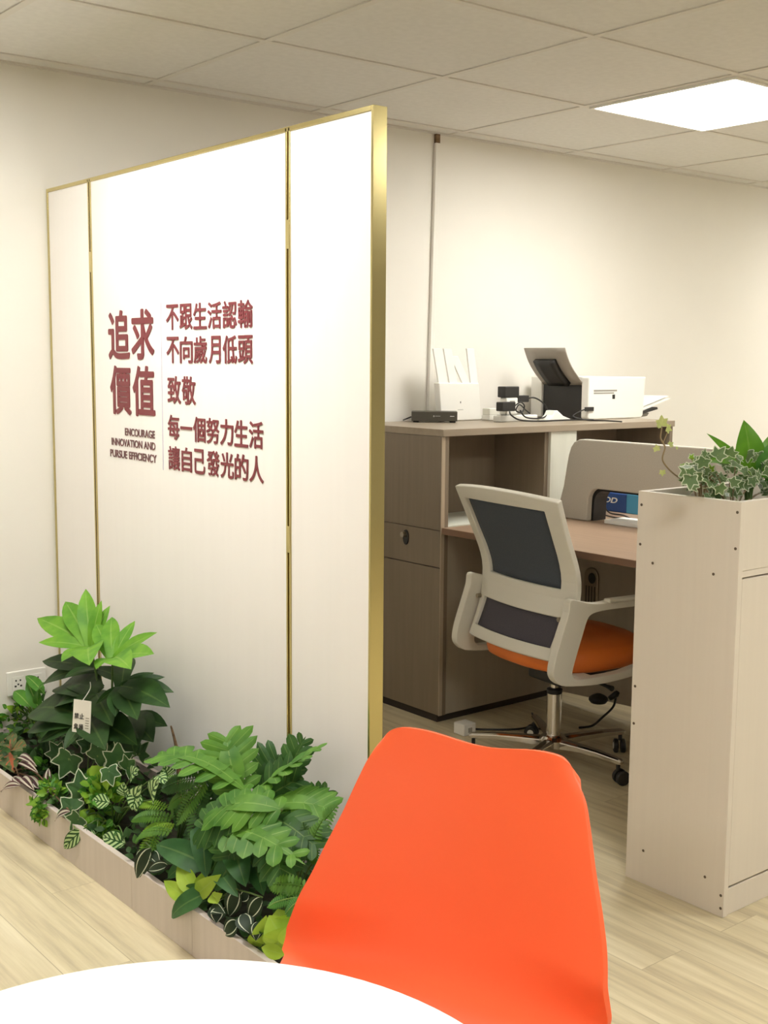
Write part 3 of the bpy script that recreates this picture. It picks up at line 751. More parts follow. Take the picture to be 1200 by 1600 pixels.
for za, zb, mm in ((.665, .938, 'mesh'), (.475, .572, 'mesh_low')):
    o = MB().grid(lambda u, v: backpt((-iw(za+(zb-za)*u)-0.004)*(1-2*v), za-0.004+(zb-za+0.008)*u, 0.004), 12, 14).build('mesh_panel', M[mm], oc, smooth=True, solid=0.004, local=IDM)
# seat
def superpt(a, rx, ry, n=3.2):
    c_, s_ = math.cos(a), math.sin(a)
    return rx*math.copysign(abs(c_)**(2/n), c_), ry*math.copysign(abs(s_)**(2/n), s_)
st_ = MB(); NS = 48; rings = []
for (f_, z) in ((0.0, .384), (.90, .385), (.975, .395), (1.0, .415), (1.0, .435), (.975, .452), (.90, .463), (.6, .468), (0.0, .462)):
    ring = []
    for k in range(NS):
        xx, yy = superpt(2*math.pi*k/NS, 0.245, 0.246)
        xx *= max(f_, .001); yy *= max(f_, .001)
        xx += (0.55*yy*yy)*max(0, -xx/0.245)
        ring.append(st_.add((xx+0.040, yy+YC, z-0.25*(yy*yy)*0.6 + (0.02 if z > .44 else 0)*((xx/0.245)**2)*0.3)))
    rings.append(ring)
for a, b in zip(rings, rings[1:]):
    for k in range(NS): st_.face((a[k], a[(k+1) % NS], b[(k+1) % NS], b[k]))
st_.build('seat_cushion', M['seat'], oc, smooth=True, local=IDM, weld=True)
MB().box((-0.10, -0.17+YC, 0.352), (0.22, 0.17+YC, 0.384)).build('seat_pan', M['black'], oc, bevel=0.012, seg=3, local=IDM)
MB().box((-0.05, -0.09, 0.30), (0.16, 0.09, 0.351)).build('tilt_mechanism', M['black'], oc, bevel=0.008, local=IDM)
MB().tube([(0.06, -0.09, 0.325), (0.06, -0.20, 0.32), (0.06, -0.23, 0.318)], [0.006, 0.006, 0.010], 10).build('height_lever', M['black'], oc, local=IDM)
# arms
arm_out = [(-.170, .650), (-.120, .640), (-.058, .628), (.02, .632), (.11, .634), (.20, .632), (.235, .627), (.240, .616), (.23, .607), (.10, .604), (.0, .604), (-.05, .602), (-.082, .596), (-.100, .580), (-.118, .530), (-.134, .485), (-.152, .430), (-.156, .405), (-.145, .390), (-.120, .385), (.03, .386), (.10, .396), (.18, .405), (.19, .385), (.10, .368), (.0, .360), (-.08, .360), (-.18, .370), (-.212, .382), (-.230, .402), (-.234, .428), (-.224, .475), (-.200, .545), (-.178, .610)]
def smooth_poly(p, n=3):
    out = []; L_ = len(p)
    for i in range(L_):
        p0, p1, p2, p3 = [Vector((*p[(i+k-1) % L_], 0)) for k in range(4)]
        for k in range(n):
            t = k/n; q = 0.5*((2*p1)+(p2-p0)*t+(2*p0-5*p1+4*p2-p3)*t*t+(3*p1-p0-3*p2+p3)*t**3); out.append((q.x, q.y))
    return out
for s_ in (-1, 1):
    yy = YC + s_*(0.262 if s_ < 0 else 0.256)
    a = MB().prism([(px, yy, pz) for px, pz in smooth_poly(arm_out)], (0, s_*0.034, 0)).build('armrest', M['frame'], oc, bevel=0.006, seg=3, local=IDM)
    MB().box((-0.02, yy-0.012, 0.627), (0.235, yy+0.046*1, 0.640) if s_ > 0 else (0.235, yy+0.012-0.058, 0.640)).build('arm_pad', M['frame'], a, bevel=0.006, seg=3, local=IDM)
    MB().box((-0.10, yy-0.075*s_, 0.362), (-0.05, yy+0.002*s_, 0.384)).build('arm_bracket', M['frame'], a, bevel=0.004, local=IDM)
    MB().tube([(-0.155, yy-0.030*s_, 0.575), (-0.170, yy-0.030*s_, 0.575)], 0.008, 12).build('bolt', M['steel'], a, local=IDM)
# column and base
MB().tube([(0, 0, 0.27), (0, 0, 0.301)], 0.014, 20).build('gas_piston', M['chrome'], oc, smooth=False, local=IDM)
MB().lathe((0, 0, 0), [(0.018, .255), (0.027, .258), (0.028, .270), (0.018, .275)], 24).build('collar', M['black'], oc, local=IDM)
MB().lathe((0, 0, 0), [(0.026, .09), (0.026, .255)], 28).build('gas_column', M['chrome'], oc, smooth=False, local=IDM)
MB().lathe((0, 0, 0), [(0.030, .062), (0.050, .066), (0.052, .092), (0.040, .104), (0.029, .108)], 32).build('base_hub', M['chrome'], oc, local=IDM)
for k in range(5):
    wa = math.radians(129-72*k) - ch_rot
    d = Vector((math.cos(wa), math.sin(wa), 0)); sd_ = Vector((-d.y, d.x, 0))
    lg = MB()
    prev = None
    for (r, z, hw, hh) in ((0.045, .082, .022, .016), (0.12, .086, .019, .012), (0.20, .087, .016, .010), (0.288, .082, .013, .009), (0.298, .080, .010, .006)):
        ring = [lg.add(d*r+sd_*(a*hw)+Vector((0, 0, z+b*hh))) for a, b in ((-1, -1), (1, -1), (1, .5), (.55, 1), (-.55, 1), (-1, .5))]
        if prev:
            for j in range(6): lg.face((prev[j], prev[(j+1) % 6], ring[(j+1) % 6], ring[j]))
        else: lg.face(ring[::-1])
        prev = ring
    lg.face(prev)
    L_ = lg.build('base_leg', M['chrome'], oc, bevel=0.002, local=IDM)
    cpos = d*0.282
    cs = MB()
    wd_ = Vector((math.cos(wa+1.1), math.sin(wa+1.1), 0)); ax_ = Vector((-wd_.y, wd_.x, 0))
    for sg in (-1, 1):
        c0 = cpos + wd_*0.012 + ax_*(0.005*sg) + Vector((0, 0, 0.0255)); c1 = c0 + ax_*(0.016*sg)
        cs.tube([c0, c0+ax_*(0.004*sg), c1-ax_*(0.003*sg), c1], [0.023, 0.025, 0.025, 0.021], 20)
    cs.tube([cpos+Vector((0, 0, 0.05)), cpos+Vector((0, 0, 0.075))], 0.007, 10)
    co = cs.build('castor', M['black'], oc, local=IDM)
    MB().tube([cpos+wd_*0.012+ax_*0.0205+Vector((0, 0, 0.0255)), cpos+wd_*0.012+ax_*0.0222+Vector((0, 0, 0.0255))], 0.012, 16).build('castor_cap', M['white'], co, local=IDM)

# ------------------------------------------------------------------ orange shell chair
SC = Vector((1.272, 1.343, 0)); bdir = Vector((0.848, 0.529, 0)).normalized()
srot = math.atan2(-bdir.y, -bdir.x) - math.radians(11)           # local +X = facing the table
sc_ = thing('shell_chair', 'orange moulded plastic shell chair behind the white table', 'chair', SC, srot)
HW = [(.37, .276), (.45, .282), (.53, .263), (.60, .240), (.655, .219), (.70, .205), (.735, .193), (.765, .181), (.79, .168)]
def shell_center(s):
    """side profile of the shell, s=0 top of back .. 1 front of seat (x forward, z)"""
    pts = [(-.028, .787), (-.015, .735), (.004, .660), (.024, .580), (.045, .500), (.076, .430), (.135, .388), (.225, .380), (.310, .386), (.360, .372)]
    t = s*(len(pts)-1); i = min(int(t), len(pts)-2); u = t-i
    g = lambda k: Vector((*pts[max(0, min(k, len(pts)-1))], 0))
    p0, p1, p2, p3 = g(i-1), g(i), g(i+1), g(i+2)
    q = 0.5*((2*p1)+(p2-p0)*u+(2*p0-5*p1+4*p2-p3)*u*u+(3*p1-p0-3*p2+p3)*u**3)
    return q.x, q.y
def shellpt(u, v):
    xx, zz = shell_center(u); q = 2*v-1
    if u < 0.62: hw = interp(zz, HW)
    else: hw = .270 - 0.06*((u-0.62)/0.38)**1.5
    y = q*hw
    back = max(0, min(1, (zz-0.39)/0.12))
    fx = 0.95*y*y*back                        # wings come forward on the back
    roll = (abs(q)**6)
    fz = (1-back)*(0.02*abs(q)**2.5)         # dished seat
    top = max(0, 1-u/0.10)
    ears = top*(0.014*math.sin(min(1, abs(q)/0.72)*math.pi/2)**2 - 0.032*max(0, (abs(q)-0.80)/0.20)**2.5)
    y -= 0.11*max(0.0, min(0.56-zz, 0.15))     # the moulded seat sits slightly turned to one side
    return Vector((xx+fx-roll*0.008*back, y, zz+fz+ears))
MB().grid(shellpt, 54, 28).build('shell', M['orange'], sc_, smooth=True, solid=0.012, bevel=0.004, subs=1, local=IDM)
MB().lathe((0.20, 0, 0), [(0.10, .340), (0.11, .350), (0.11, .372)], 24).build('seat_mount', M['black'], sc_, local=IDM)
for sx in (-1, 1):
    for sy in (-1, 1):
        MB().tube([(0.20+sx*0.08, sy*0.08, 0.35), (0.20+sx*0.20, sy*0.20, 0.0)], [0.016, 0.011], 14).build('leg', M['beech'], sc_, smooth=True, local=IDM)
for a, b in (((-1, -1), (1, 1)), ((-1, 1), (1, -1))):
    MB().tube([(0.20+a[0]*0.13, a[1]*0.13, 0.235), (0.20+b[0]*0.13, b[1]*0.13, 0.235)], 0.005, 8).build('cross_brace', M['black'], sc_, local=IDM)

# ------------------------------------------------------------------ white round table
TC = Vector((0.422, 0.823, 0))
tb = thing('round_table', 'round white table top in the foreground', 'table', TC)
MB().lathe(TC, [(0.335, .714), (0.352, .720), (0.3575, .730), (0.3575, .736), (0.354, .740)], 96).build('table_top', M['table'], tb, smooth=False)
MB().lathe(TC, [(0.030, .03), (0.028, .70), (0.12, .713)], 32).build('pedestal', M['white'], tb, smooth=False)
MB().lathe(TC, [(0.23, 0.0), (0.23, 0.008), (0.20, .016), (0.05, .032)], 48).build('foot_plate', M['white'], tb)

# ------------------------------------------------------------------ plant trough on the floor
TXF, TXB, TYA, TYB, TZ = 1.340, 1.737, 1.95, 4.012, 0.118
tro = thing('plant_trough', 'long low greige plant trough on the floor along the sign partition', 'planter', ((TXF+TXB)/2, (TYA+TYB)/2, 0))
seams = [TYA, 2.372, 2.679, 3.35, TYB]
for a, b in zip(seams, seams[1:]):
    MB().box((TXF, a+0.0006, 0), (TXF+0.016, b-0.0006, TZ)).build('front_board', M['trough'], tro, bevel=0.0008)
MB().box((TXF+0.0165, TYA, 0), (TXB, TYA+0.016, TZ)).build('end_board', M['trough'], tro, bevel=0.0008)
MB().box((TXF+0.0165, TYB-0.016, 0), (TXB, TYB, TZ)).build('end_board', M['trough'], tro, bevel=0.0008)
MB().box((TXB-0.012, TYA+0.0165, 0), (TXB, TYB-0.0165, TZ)).build('back_board', M['trough'], tro)
so = MB().grid(lambda u, v: Vector((TXF+0.017+u*(TXB-TXF-0.03), TYA+0.017+v*(TYB-TYA-0.034), 0.090+0.01*math.sin(v*70+u*9)*math.cos(u*20))), 10, 90)
so.build('soil', M['soil'], tro, smooth=True)

# ------------------------------------------------------------------ plants
R = random.Random(11)
def plant(name, label, cat='plant', base=(0, 0, 0), group=None):
    return thing(name, label, cat, base, 0, group)
V = Vector
CAMD = Vector((-0.62, -0.68, 0.39))          # roughly towards the room, for leaf attitudes
TRUP = Vector((-0.45, -0.35, 0.82)).normalized()

def stems(t, base, ends, r=0.004, m='stem'):
    mb = MB(); base = V(base)
    for e in ends:
        e = V(e); md = base.lerp(e, 0.5) + V((0, 0, 0.03))
        mb.tube(smooth_path([base, md, e], 4), [r*1.3]*4+[r]*5, 6)
    return mb.build('stems', M[m], t, smooth=True)

# --- tall palmate plant (two bright leaves above dark ones)
fb = V((1.58, 3.28, 0.10))
t = plant('palmate_plant', 'tallest plant, with bright green finger-lobed leaves above dark ones, left end of the trough', base=fb)
def palm(mb, c, tips, wid, nrm=TRUP, sag=0.06):
    for tp in tips:
        d = (V(tp)-V(c)); mb.leaf(c, tp, wid*d.length, nrm, sag*(0.6+0.8*R.random()), 0.12, 'palm', 8)
bright = MB(); X0 = 1.56
cA = atX(143, 1012, X0)
palm(bright, cA, [atX(58, 966, X0-0.06), atX(60, 1004, X0-0.11), atX(102, 940, X0+0.02), atX(134, 920, X0+0.05), atX(159, 938, X0+0.05), atX(172, 946, X0+0.08), atX(96, 1034, X0-0.16), atX(140, 1040, X0-0.15)], 0.185)
cB = atX(176, 1030, X0-0.02)
palm(bright, cB, [atX(150, 975, X0+0.02), atX(175, 964, X0+0.06), atX(211, 970, X0+0.09), atX(246, 988, X0+0.06), atX(241, 1022, X0-0.02), atX(150, 1046, X0-0.13), atX(205, 1046, X0-0.10)], 0.18)
o = bright.build('top_leaves', G['bright'], t, smooth=True); o['label'] = 'bright green upper leaves'
dark = MB()
cC = atX(152, 1046, X0+0.03)
palm(dark, cC, [atX(66, 1033, X0-0.03), atX(66, 1070, X0-0.06), atX(100, 1060, X0-0.1), atX(205, 1070, X0+0.05)], 0.17)
cD = atX(190, 1072, X0-0.02)
palm(dark, cD, [atX(272, 1082, X0+0.06), atX(258, 1058, X0+0.08), atX(241, 1051, X0+0.1), atX(266, 1106, X0-0.02), atX(215, 1125, X0-0.1), atX(180, 1120, X0-0.12), atX(150, 1100, X0-0.1), atX(200, 1025, X0+0.1)], 0.20)
cE = atX(150, 1085, X0-0.03)
palm(dark, cE, [atX(96, 1072, X0+0.03), atX(122, 1062, X0+0.06), atX(86, 1105, X0-0.06), atX(112, 1104, X0-0.13), atX(176, 1135, X0-0.10), atX(128, 1062, X0+0.05)], 0.21)
cF = atX(140, 1125, X0-0.06)
palm(dark, cF, [atX(52, 1110, X0-0.06), atX(46, 1140, X0-0.09), atX(62, 1160, X0-0.14), atX(100, 1172, X0-0.17), atX(165, 1172, X0-0.14), atX(215, 1165, X0-0.06), atX(200, 1130, X0+0.02)], 0.22)
cG = atX(200, 1120, X0+0.06)
palm(dark, cG, [atX(240, 1160, X0), atX(262, 1135, X0+0.1), atX(210, 1180, X0-0.06), atX(170, 1165, X0-0.06)], 0.23)
dark.build('lower_leaves', G['dark'], t, smooth=True)
stems(t, fb, [cA, cB, cC, cD, cE, cF, cG], 0.0035, 'stem')

# hang tag on that plant
tgp = [atX(116, 1092, 1.425), atX(143, 1096, 1.425), atX(141, 1147, 1.425), atX(113, 1143, 1.425)]
tgt = thing('hang_tag', 'white card tag printed with four Chinese characters hanging in the tall dark-leaved plant', 'tag', tgp[3])
nn = (tgp[1]-tgp[0]).cross(tgp[3]-tgp[0]).normalized()
if nn.dot(CAMD) < 0: nn = -nn
MB().prism(tgp, nn*0.0012).build('card', M['paper'], tgt)
rt_ = (tgp[2]-tgp[3]); up_ = (tgp[0]-tgp[3])
rn, un = rt_.normalized(), up_.normalized()
for row, txt in ((0.42, '禁止'), (0.10, '焦綠')):
    for k, chh in enumerate(txt):
        text_obj('tag_text', chh, M['ink'], tgt, tgp[3]+nn*0.0017+rt_*(0.10+0.29*k)+up_*row, rn, un, rt_.length*0.24, up_.length*0.17, 0.0006, 0.01)
ln_ = MB()
for k in range(5):
    q = tgp[3]+nn*0.0017+rt_*0.72+up_*(0.16+0.075*k); ln_.obox(q+rt_*0.10, rt_*0.09, up_*0.012, nn*0.0004)
ln_.build('small_print', M['grey'], tgt)
MB().tube(smooth_path([(tgp[0]+tgp[1])/2-un*0.004+nn*0.002, (tgp[0]+tgp[1])/2+un*0.03+V((0.02, 0, 0)), atX(141, 1066, 1.53)], 5), 0.0012, 6).build('string', M['paper'], tgt)

# --- bushes of small leaves
def bush(t, c, rad, n, ls, mats, shape='ovate', wf=0.34, name='foliage', up=0.3, zmin=0.10, rng=R):
    mb = MB(); c = V(c); ns = len(mats)
    for k in range(n):
        while True:
            q = V((rng.uniform(-1, 1), rng.uniform(-1, 1), rng.uniform(-1, 1)))
            if 0.15 < q.length < 1: break
        p = c + V((q.x*rad[0], q.y*rad[1], q.z*rad[2]))
        if p.z < zmin: p.z = zmin + rng.random()*0.02
        d = (q.normalized() + V((rng.uniform(-.6, .6), rng.uniform(-.6, .6), rng.uniform(-.4, .6)+up))).normalized()
        l_ = ls*rng.uniform(0.7, 1.25)
        nr = (TRUP + V((rng.uniform(-.6, .6), rng.uniform(-.6, .6), rng.uniform(-.3, .5)))).normalized()
        mb.slot = k % ns
        mb.leaf(p-d*l_*0.5, p+d*l_*0.5, l_*wf, nr, rng.uniform(-.05, .15), rng.uniform(.05, .3), shape, 5)
    return mb.build(name, mats, t, smooth=True)

bc = atX(40, 1120, 1.60)
t = plant('small_leaved_bush', 'leafy green bush at the far left of the trough, below the wall socket', base=(bc.x, 3.86, 0.10))
bush(t, bc+V((0, 0.02, 0)), (0.10, 0.13, 0.10), 170, 0.034, [G['mid'], G['gold'], G['dark']])
mb = MB()
for (a, b, wdt) in (((62, 1110), (42, 1062), .024), ((48, 1105), (22, 1080), .026), ((70, 1085), (40, 1056), .020), ((60, 1100), (74, 1066), .024)):
    mb.leaf(atX(*a, 1.57), atX(*b, 1.56), wdt, TRUP, 0.12, 0.15, 'ovate', 8)
mb.build('broad_leaves', G['mid'], t, smooth=True)
stems(t, (1.60, 3.86, 0.09), [bc+V((R.uniform(-.06, .06), R.uniform(-.1, .1), R.uniform(0, .1))) for _ in range(9)], 0.0028)

# --- red veined leaves
t = plant('red_veined_plant', 'plant with rusty red veined leaves at the left edge of the photo', base=(1.46, 3.78, 0.10))
mb = MB(); rc = atX(18, 1172, 1.44)
for (px, py, xx, wdt) in ((-20, 1215, 1.39, .045), (22, 1208, 1.38, .045), (-12, 1168, 1.44, .042), (44, 1172, 1.47, .036), (10, 1152, 1.50, .036)):
    mb.leaf(rc, atX(px, py, xx), wdt, TRUP, 0.08, 0.1, 'ovate', 8)
mb.build('leaves', G['red'], t, smooth=True)
stems(t, (1.46, 3.78, 0.09), [rc], 0.003, 'bark')

# --- silver striped trailing plant
t = plant('silver_striped_plant', 'trailing plant with maroon and silver striped leaves at the front left rim of the trough', base=(1.40, 3.62, 0.10))
mb = MB(); 
for (a, b, xa, xb, wdt) in (((32, 1228), (2, 1238), 1.34, 1.325, .016), ((34, 1216), (54, 1236), 1.36, 1.34, .016), ((30, 1192), (60, 1208), 1.38, 1.37, .015), ((76, 1228), (76, 1200), 1.38, 1.39, .013),
                            ((28, 1185), (58, 1198), 1.40, 1.38, .014), ((40, 1230), (20, 1214), 1.36, 1.35, .015), ((110, 1268), (86, 1284), 1.34, 1.325, .014), ((60, 1232), (45, 1212), 1.37, 1.36, .016), ((66, 1250), (88, 1232), 1.36, 1.37, .014)):
    mb.leaf(atX(*a, xa), atX(*b, xb), wdt, TRUP, 0.10, 0.2, 'lance', 8)
mb.build('leaves', G['purple'], t, smooth=True)
stems(t, (1.40, 3.62, 0.09), [atX(32, 1222, 1.36), atX(76, 1226, 1.38), atX(108, 1266, 1.35)], 0.0025, 'bark')

# --- creeping sprigs over the rim
cc = atX(64, 1266, 1.335)
t = plant('creeping_plant', 'small-leaved creeper hanging over the front rim of the trough near its left end', base=(1.40, 3.36, 0.10))
bush(t, cc+V((-0.008, 0, 0.0)), (0.014, 0.055, 0.042), 60, 0.026, [G['mid'], G['gold']], zmin=0.04, up=-0.1)
bush(t, cc+V((0.04, 0.0, 0.055)), (0.04, 0.07, 0.03), 60, 0.028, [G['mid'], G['gold']], name='rim_foliage', zmin=0.12)
mb = MB()
for dy in (-.035, -.01, .015, .04):
    mb.tube(smooth_path([(1.385, cc.y+dy*0.5, 0.09), (1.36, cc.y+dy*0.8, 0.135), (1.333, cc.y+dy, 0.118), (1.328, cc.y+dy*1.1, 0.065)], 5), 0.0018, 6)
mb.build('stems', M['stem'], t, smooth=True)
cc = atX(72, 1195, 1.46)
t = plant('dark_rosette_plant', 'low dark green leafy plant in front of the hang tag', base=(1.47, 3.46, 0.10))
bush(t, cc, (0.07, 0.14, 0.06), 120, 0.036, [G['dark'], G['mid'], G['moss']], zmin=0.10)
stems(t, (1.47, 3.46, 0.09), [cc+V((R.uniform(-.05, .05), R.uniform(-.1, .1), R.uniform(-.02, .04))) for _ in range(5)], 0.0025)

# --- variegated ivy in the trough
IVY = []
for a, r in ((0, 1.0), (9, .84), (20, .66), (32, .58), (44, .70), (55, .86), (64, .74), (80, .56), (94, .54), (112, .66), (124, .64), (140, .46), (160, .34), (180, .22)):
    IVY.append((math.radians(a), r))
IVYF = IVY + [(2*math.pi-a, r) for a, r in IVY[-2:0:-1]]
t = plant('variegated_ivy', 'white-edged dark ivy in the middle of the trough left of the striped leaves', base=(1.48, 3.24, 0.10))
mb = MB(); ends = []
for (px, py, xx, sz, tx_, tz_) in ((108, 1186, 1.44, .074, (-.3, .3, -.9), 0), (152, 1182, 1.45, .052, (.3, -.5, .7), 0), (184, 1190, 1.47, .060, (0, -.1, 1), 0), (200, 1200, 1.48, .055, (.2, -.6, .6), 0), (170, 1205, 1.42, .04, (-.1, -.6, -.8), 0),
                              (128, 1236, 1.39, .064, (-.1, .3, .9), 0), (112, 1262, 1.36, .058, (-.2, .7, .3), 0), (122, 1280, 1.35, .05, (-.2, .5, -.7), 0), (196, 1168, 1.55, .06, (.1, 0, 1), 0), (218, 1178, 1.57, .05, (.1, -.5, .8), 0), (90, 1178, 1.47, .05, (-.1, .6, .5), 0), (140, 1165, 1.52, .055, (-.1, .3, .9), 0), (176, 1172, 1.53, .05, (0, .2, .9), 0)):
    p = atX(px, py, xx); ends.append(p)
    mb.star(p, tx_, (CAMD+V((R.uniform(-.3, .3), R.uniform(-.3, .3), R.uniform(-.1, .3)))), sz*R.uniform(.9,1.1), IVYF, 0.88, (0, 1), R.uniform(-.35, .35))
mb.build('leaves', [G['ivy'], G['ivy_edge']], t, smooth=False)
stems(t, (1.48, 3.24, 0.09), ends, 0.002, 'stem')

# --- golden small-leaved plant
for (px, py, xx, rad, n, lab) in ((160, 1236, 1.43, (0.05, 0.09, 0.055), 130, 'yellow-green crinkle-leaved plant behind the striped leaves'),
                                  (150, 1300, 1.39, (0.04, 0.11, 0.05), 120, 'yellow-green crinkle-leaved plant at the trough rim below the striped leaves')):
    cc = atX(px, py, xx)
    t = plant('crinkle_leaved_plant', lab, base=(cc.x, cc.y, 0.10), group='yellow-green crinkle-leaved plants')
    bush(t, cc, rad, n, 0.034, [G['gold'], G['gold'], G['mid']], 'round', 0.45, zmin=0.09)
    stems(t, (cc.x+0.01, cc.y, 0.085), [cc+V((R.uniform(-.03, .03), R.uniform(-.07, .07), R.uniform(-.02, .03))) for _ in range(5)], 0.002)

# --- striped (watermelon) leaves
t = plant('striped_leaf_plant', 'plant with round leaves striped white and dark green, middle of the trough', base=(1.44, 2.98, 0.10))
mb = MB(); ends = []
for (a, b, xx, wdt) in (((207, 1262), (222, 1226), 1.40, .030), ((238, 1250), (250, 1218), 1.41, .032), ((226, 1240), (240, 1262), 1.39, .0), ((216, 1238), (206, 1266), 1.39, .026), ((172, 1254), (144, 1250), 1.39, .023), ((205, 1215), (218, 1202), 1.45, .026), ((196, 1245), (194, 1222), 1.42, .024),
                       ((130, 1276), (112, 1298), 1.36, .026), ((129, 1297), (100, 1326), 1.331, .022), ((150, 1304), (122, 1304), 1.352, .018), ((196, 1318), (160, 1306), 1.365, .026), ((262, 1214), (256, 1196), 1.47, .026), ((246, 1212), (262, 1226), 1.44, .02)):
    if wdt == 0: continue
    p0_, p1_ = atX(*a, xx+0.015), atX(*b, xx-0.005); ends.append(p0_)
    mb.leaf(p0_, p1_, wdt*0.95, (CAMD+V((R.uniform(-.25, .25), R.uniform(-.25, .25), 0.1))), 0.08, 0.08, 'ovate', 10)
mb.build('leaves', G['melon'], t, smooth=True)
stems(t, (1.44, 2.98, 0.09), ends, 0.002)

# --- ferns
def frond(mb, p0, p1, wid, n, nrm=TRUP, sag=0.12, slot=0):
    p0, p1, nrm = V(p0), V(p1), V(nrm).normalized()
    d = (p1-p0); ln = d.length; d.normalize(); side = d.cross(nrm).normalized(); up = side.cross(d)
    for i in range(n):
        tt = (i+0.6)/n
        c_ = p0 + (p1-p0)*tt + up*(sag*ln*4*tt*(1-tt))
        h = wid*(math.sin(math.pi*min(1, 0.16+tt*0.84))**0.8)
        for sg in (-1, 1):
            e = c_ + side*(sg*h) + d*(h*0.35) - up*(h*0.15)
            mb.leaf(c_, e, ln/n*0.46, nrm, 0.04, 0.1, 'lance', 4, slot)
    mb.tube([p0 + (p1-p0)*k/6 + up*(sag*ln*4*(k/6)*(1-k/6)) for k in range(7)], 0.0015, 5, False)
def fern(name, label, base, fr_, mats, group=None):
    t = plant(name, label, base=base, group=group); mb = MB(); ends = []
    for k, (a, b, xa, xb, wdt, n) in enumerate(fr_):
        frond(mb, atX(*a, xa), atX(*b, xb), wdt, n, TRUP + V((R.uniform(-.3, .3), R.uniform(-.3, .3), 0)), R.uniform(.06, .16), k % len(mats)); ends.append(atX(*a, xa))
    mb.build('fronds', mats, t, smooth=True); stems(t, base, ends, 0.002); return t
fern('small_fern', 'small fern with narrow fronds just right of the striped leaves', (1.46, 2.86, 0.09),
     [((270, 1278), (206, 1284), 1.43, 1.39, .020, 18), ((272, 1292), (222, 1302), 1.42, 1.39, .020, 16), ((268, 1300), (212, 1318), 1.40, 1.37, .02, 16), ((262, 1262), (214, 1262), 1.45, 1.42, .018, 16), ((275, 1280), (290, 1230), 1.46, 1.44, .022, 16), ((240, 1300), (222, 1345), 1.39, 1.36, .022, 12), ((246, 1300), (232, 1350), 1.385, 1.36, .018, 12)], [G['fern'], G['gold']], 'ferns in the trough')
fern('lacy_fern', 'lacy green fern hanging below the big lobed leaf', (1.50, 2.74, 0.09),
     [((320, 1215), (252, 1235), 1.47, 1.42, .032, 18), ((322, 1222), (276, 1290), 1.46, 1.40, .032, 18), ((320, 1235), (300, 1320), 1.46, 1.40, .030, 16), ((300, 1240), (262, 1265), 1.45, 1.41, .028, 16), ((325, 1250), (330, 1310), 1.47, 1.41, .03, 14), ((296, 1232), (256, 1215), 1.48, 1.45, .026, 16)], [G['fern_dark'], G['fern']], 'ferns in the trough')
fern('bronze_fern', 'reddish brown stemmed fern beside the left edge of the orange chair', (1.53, 2.22, 0.09),
     [((490, 1345), (474, 1285), 1.50, 1.48, .026, 16), ((488, 1350), (505, 1280), 1.50, 1.5, .028, 16), ((470, 1345), (440, 1290), 1.50, 1.47, .030, 16), ((480, 1330), (530, 1255), 1.52, 1.56, .03, 18), ((470, 1310), (505, 1235), 1.56, 1.6, .028, 18), ((440, 1330), (400, 1300), 1.50, 1.45, .03, 14)], [G['fern_dark'], G['fern']], 'ferns in the trough')
fern('rim_fern', 'light green fern low at the trough rim beside the chartreuse leaves', (1.44, 2.18, 0.09),
     [((478, 1385), (420, 1384), 1.41, 1.38, .026, 12), ((470, 1402), (418, 1418), 1.40, 1.36, .018, 16), ((468, 1398), (440, 1372), 1.42, 1.40, .024, 12), ((470, 1405), (446, 1430), 1.39, 1.37, .02, 12), ((462, 1372), (450, 1400), 1.42, 1.38, .022, 10)], [G['fern'], G['mid']], 'ferns in the trough')

# --- big lobed philodendron
ph_base = V((1.56, 2.46, 0.10))
t = plant('split_leaf_philodendron', 'large plant with deeply lobed leaves left of the orange chair', base=ph_base)
lite, deep = MB(), MB(); ends = []
def lobed(mb, a, b, xa, xb, wid, n=6, nrm=TRUP, sag=0.12, ang=0.55):
    p0, p1, nrm = atX(*a, xa), atX(*b, xb), V(nrm).normalized()
    d = p1-p0; ln = d.length; d.normalize(); side = d.cross(nrm).normalized(); up = side.cross(d)
    ends.append(p0)
    mb.leaf(p0, p1, wid*0.40, nrm, sag, 0.05, 'ovate', 9)
    for i in range(n):
        tt = (i+0.25)/(n+0.15)
        c_ = p0 + (p1-p0)*tt + up*(sag*ln*4*tt*(1-tt))
        h0 = wid*(0.72+0.45*math.sin(math.pi*min(1, tt*1.05)))*(1.0 if tt < 0.8 else 0.8)
        for sg in (-1, 1):
            h = h0*R.uniform(.86, 1.12)
            e = c_ + side*(sg*h*math.cos(ang*(0.3+tt))) + d*(h*math.sin(ang*(0.3+tt))) - up*(h*0.18) + d*0.01
            mb.leaf(c_, e, min(h*0.31, ln/n*0.54), nrm, R.uniform(.0, .12), R.uniform(-.2, .05), 'lobe', 6)
lobed(lite, (372, 1238), (354, 1150), 1.50, 1.53, .078, 6, CAMD)
lobed(lite, (388, 1240), (240, 1188), 1.50, 1.40, .060, 8, V((-.15, -.1, 1)), 0.16)
lobed(lite, (384, 1252), (506, 1166), 1.50, 1.60, .050, 8, V((-.2, .1, 1)), 0.04)
lobed(deep, (408, 1240), (436, 1178), 1.58, 1.64, .075, 5, CAMD)
lobed(deep, (440, 1232), (478, 1150), 1.62, 1.66, .040, 6, CAMD)
lobed(deep, (410, 1250), (470, 1215), 1.56, 1.62, .07, 5, CAMD)
lobed(lite, (440, 1265), (334, 1270), 1.47, 1.40, .066, 7, V((-.4, -.3, .9)), 0.14)
lobed(deep, (412, 1262), (312, 1300), 1.46, 1.38, .062, 7, V((-.5, -.4, .8)), 0.14)
lobed(lite, (420, 1262), (520, 1265), 1.50, 1.57, .060, 7, V((-.4, -.3, .9)), 0.12)
lobed(deep, (425, 1278), (500, 1330), 1.48, 1.48, .060, 7, V((-.5, -.4, .8)), 0.12)
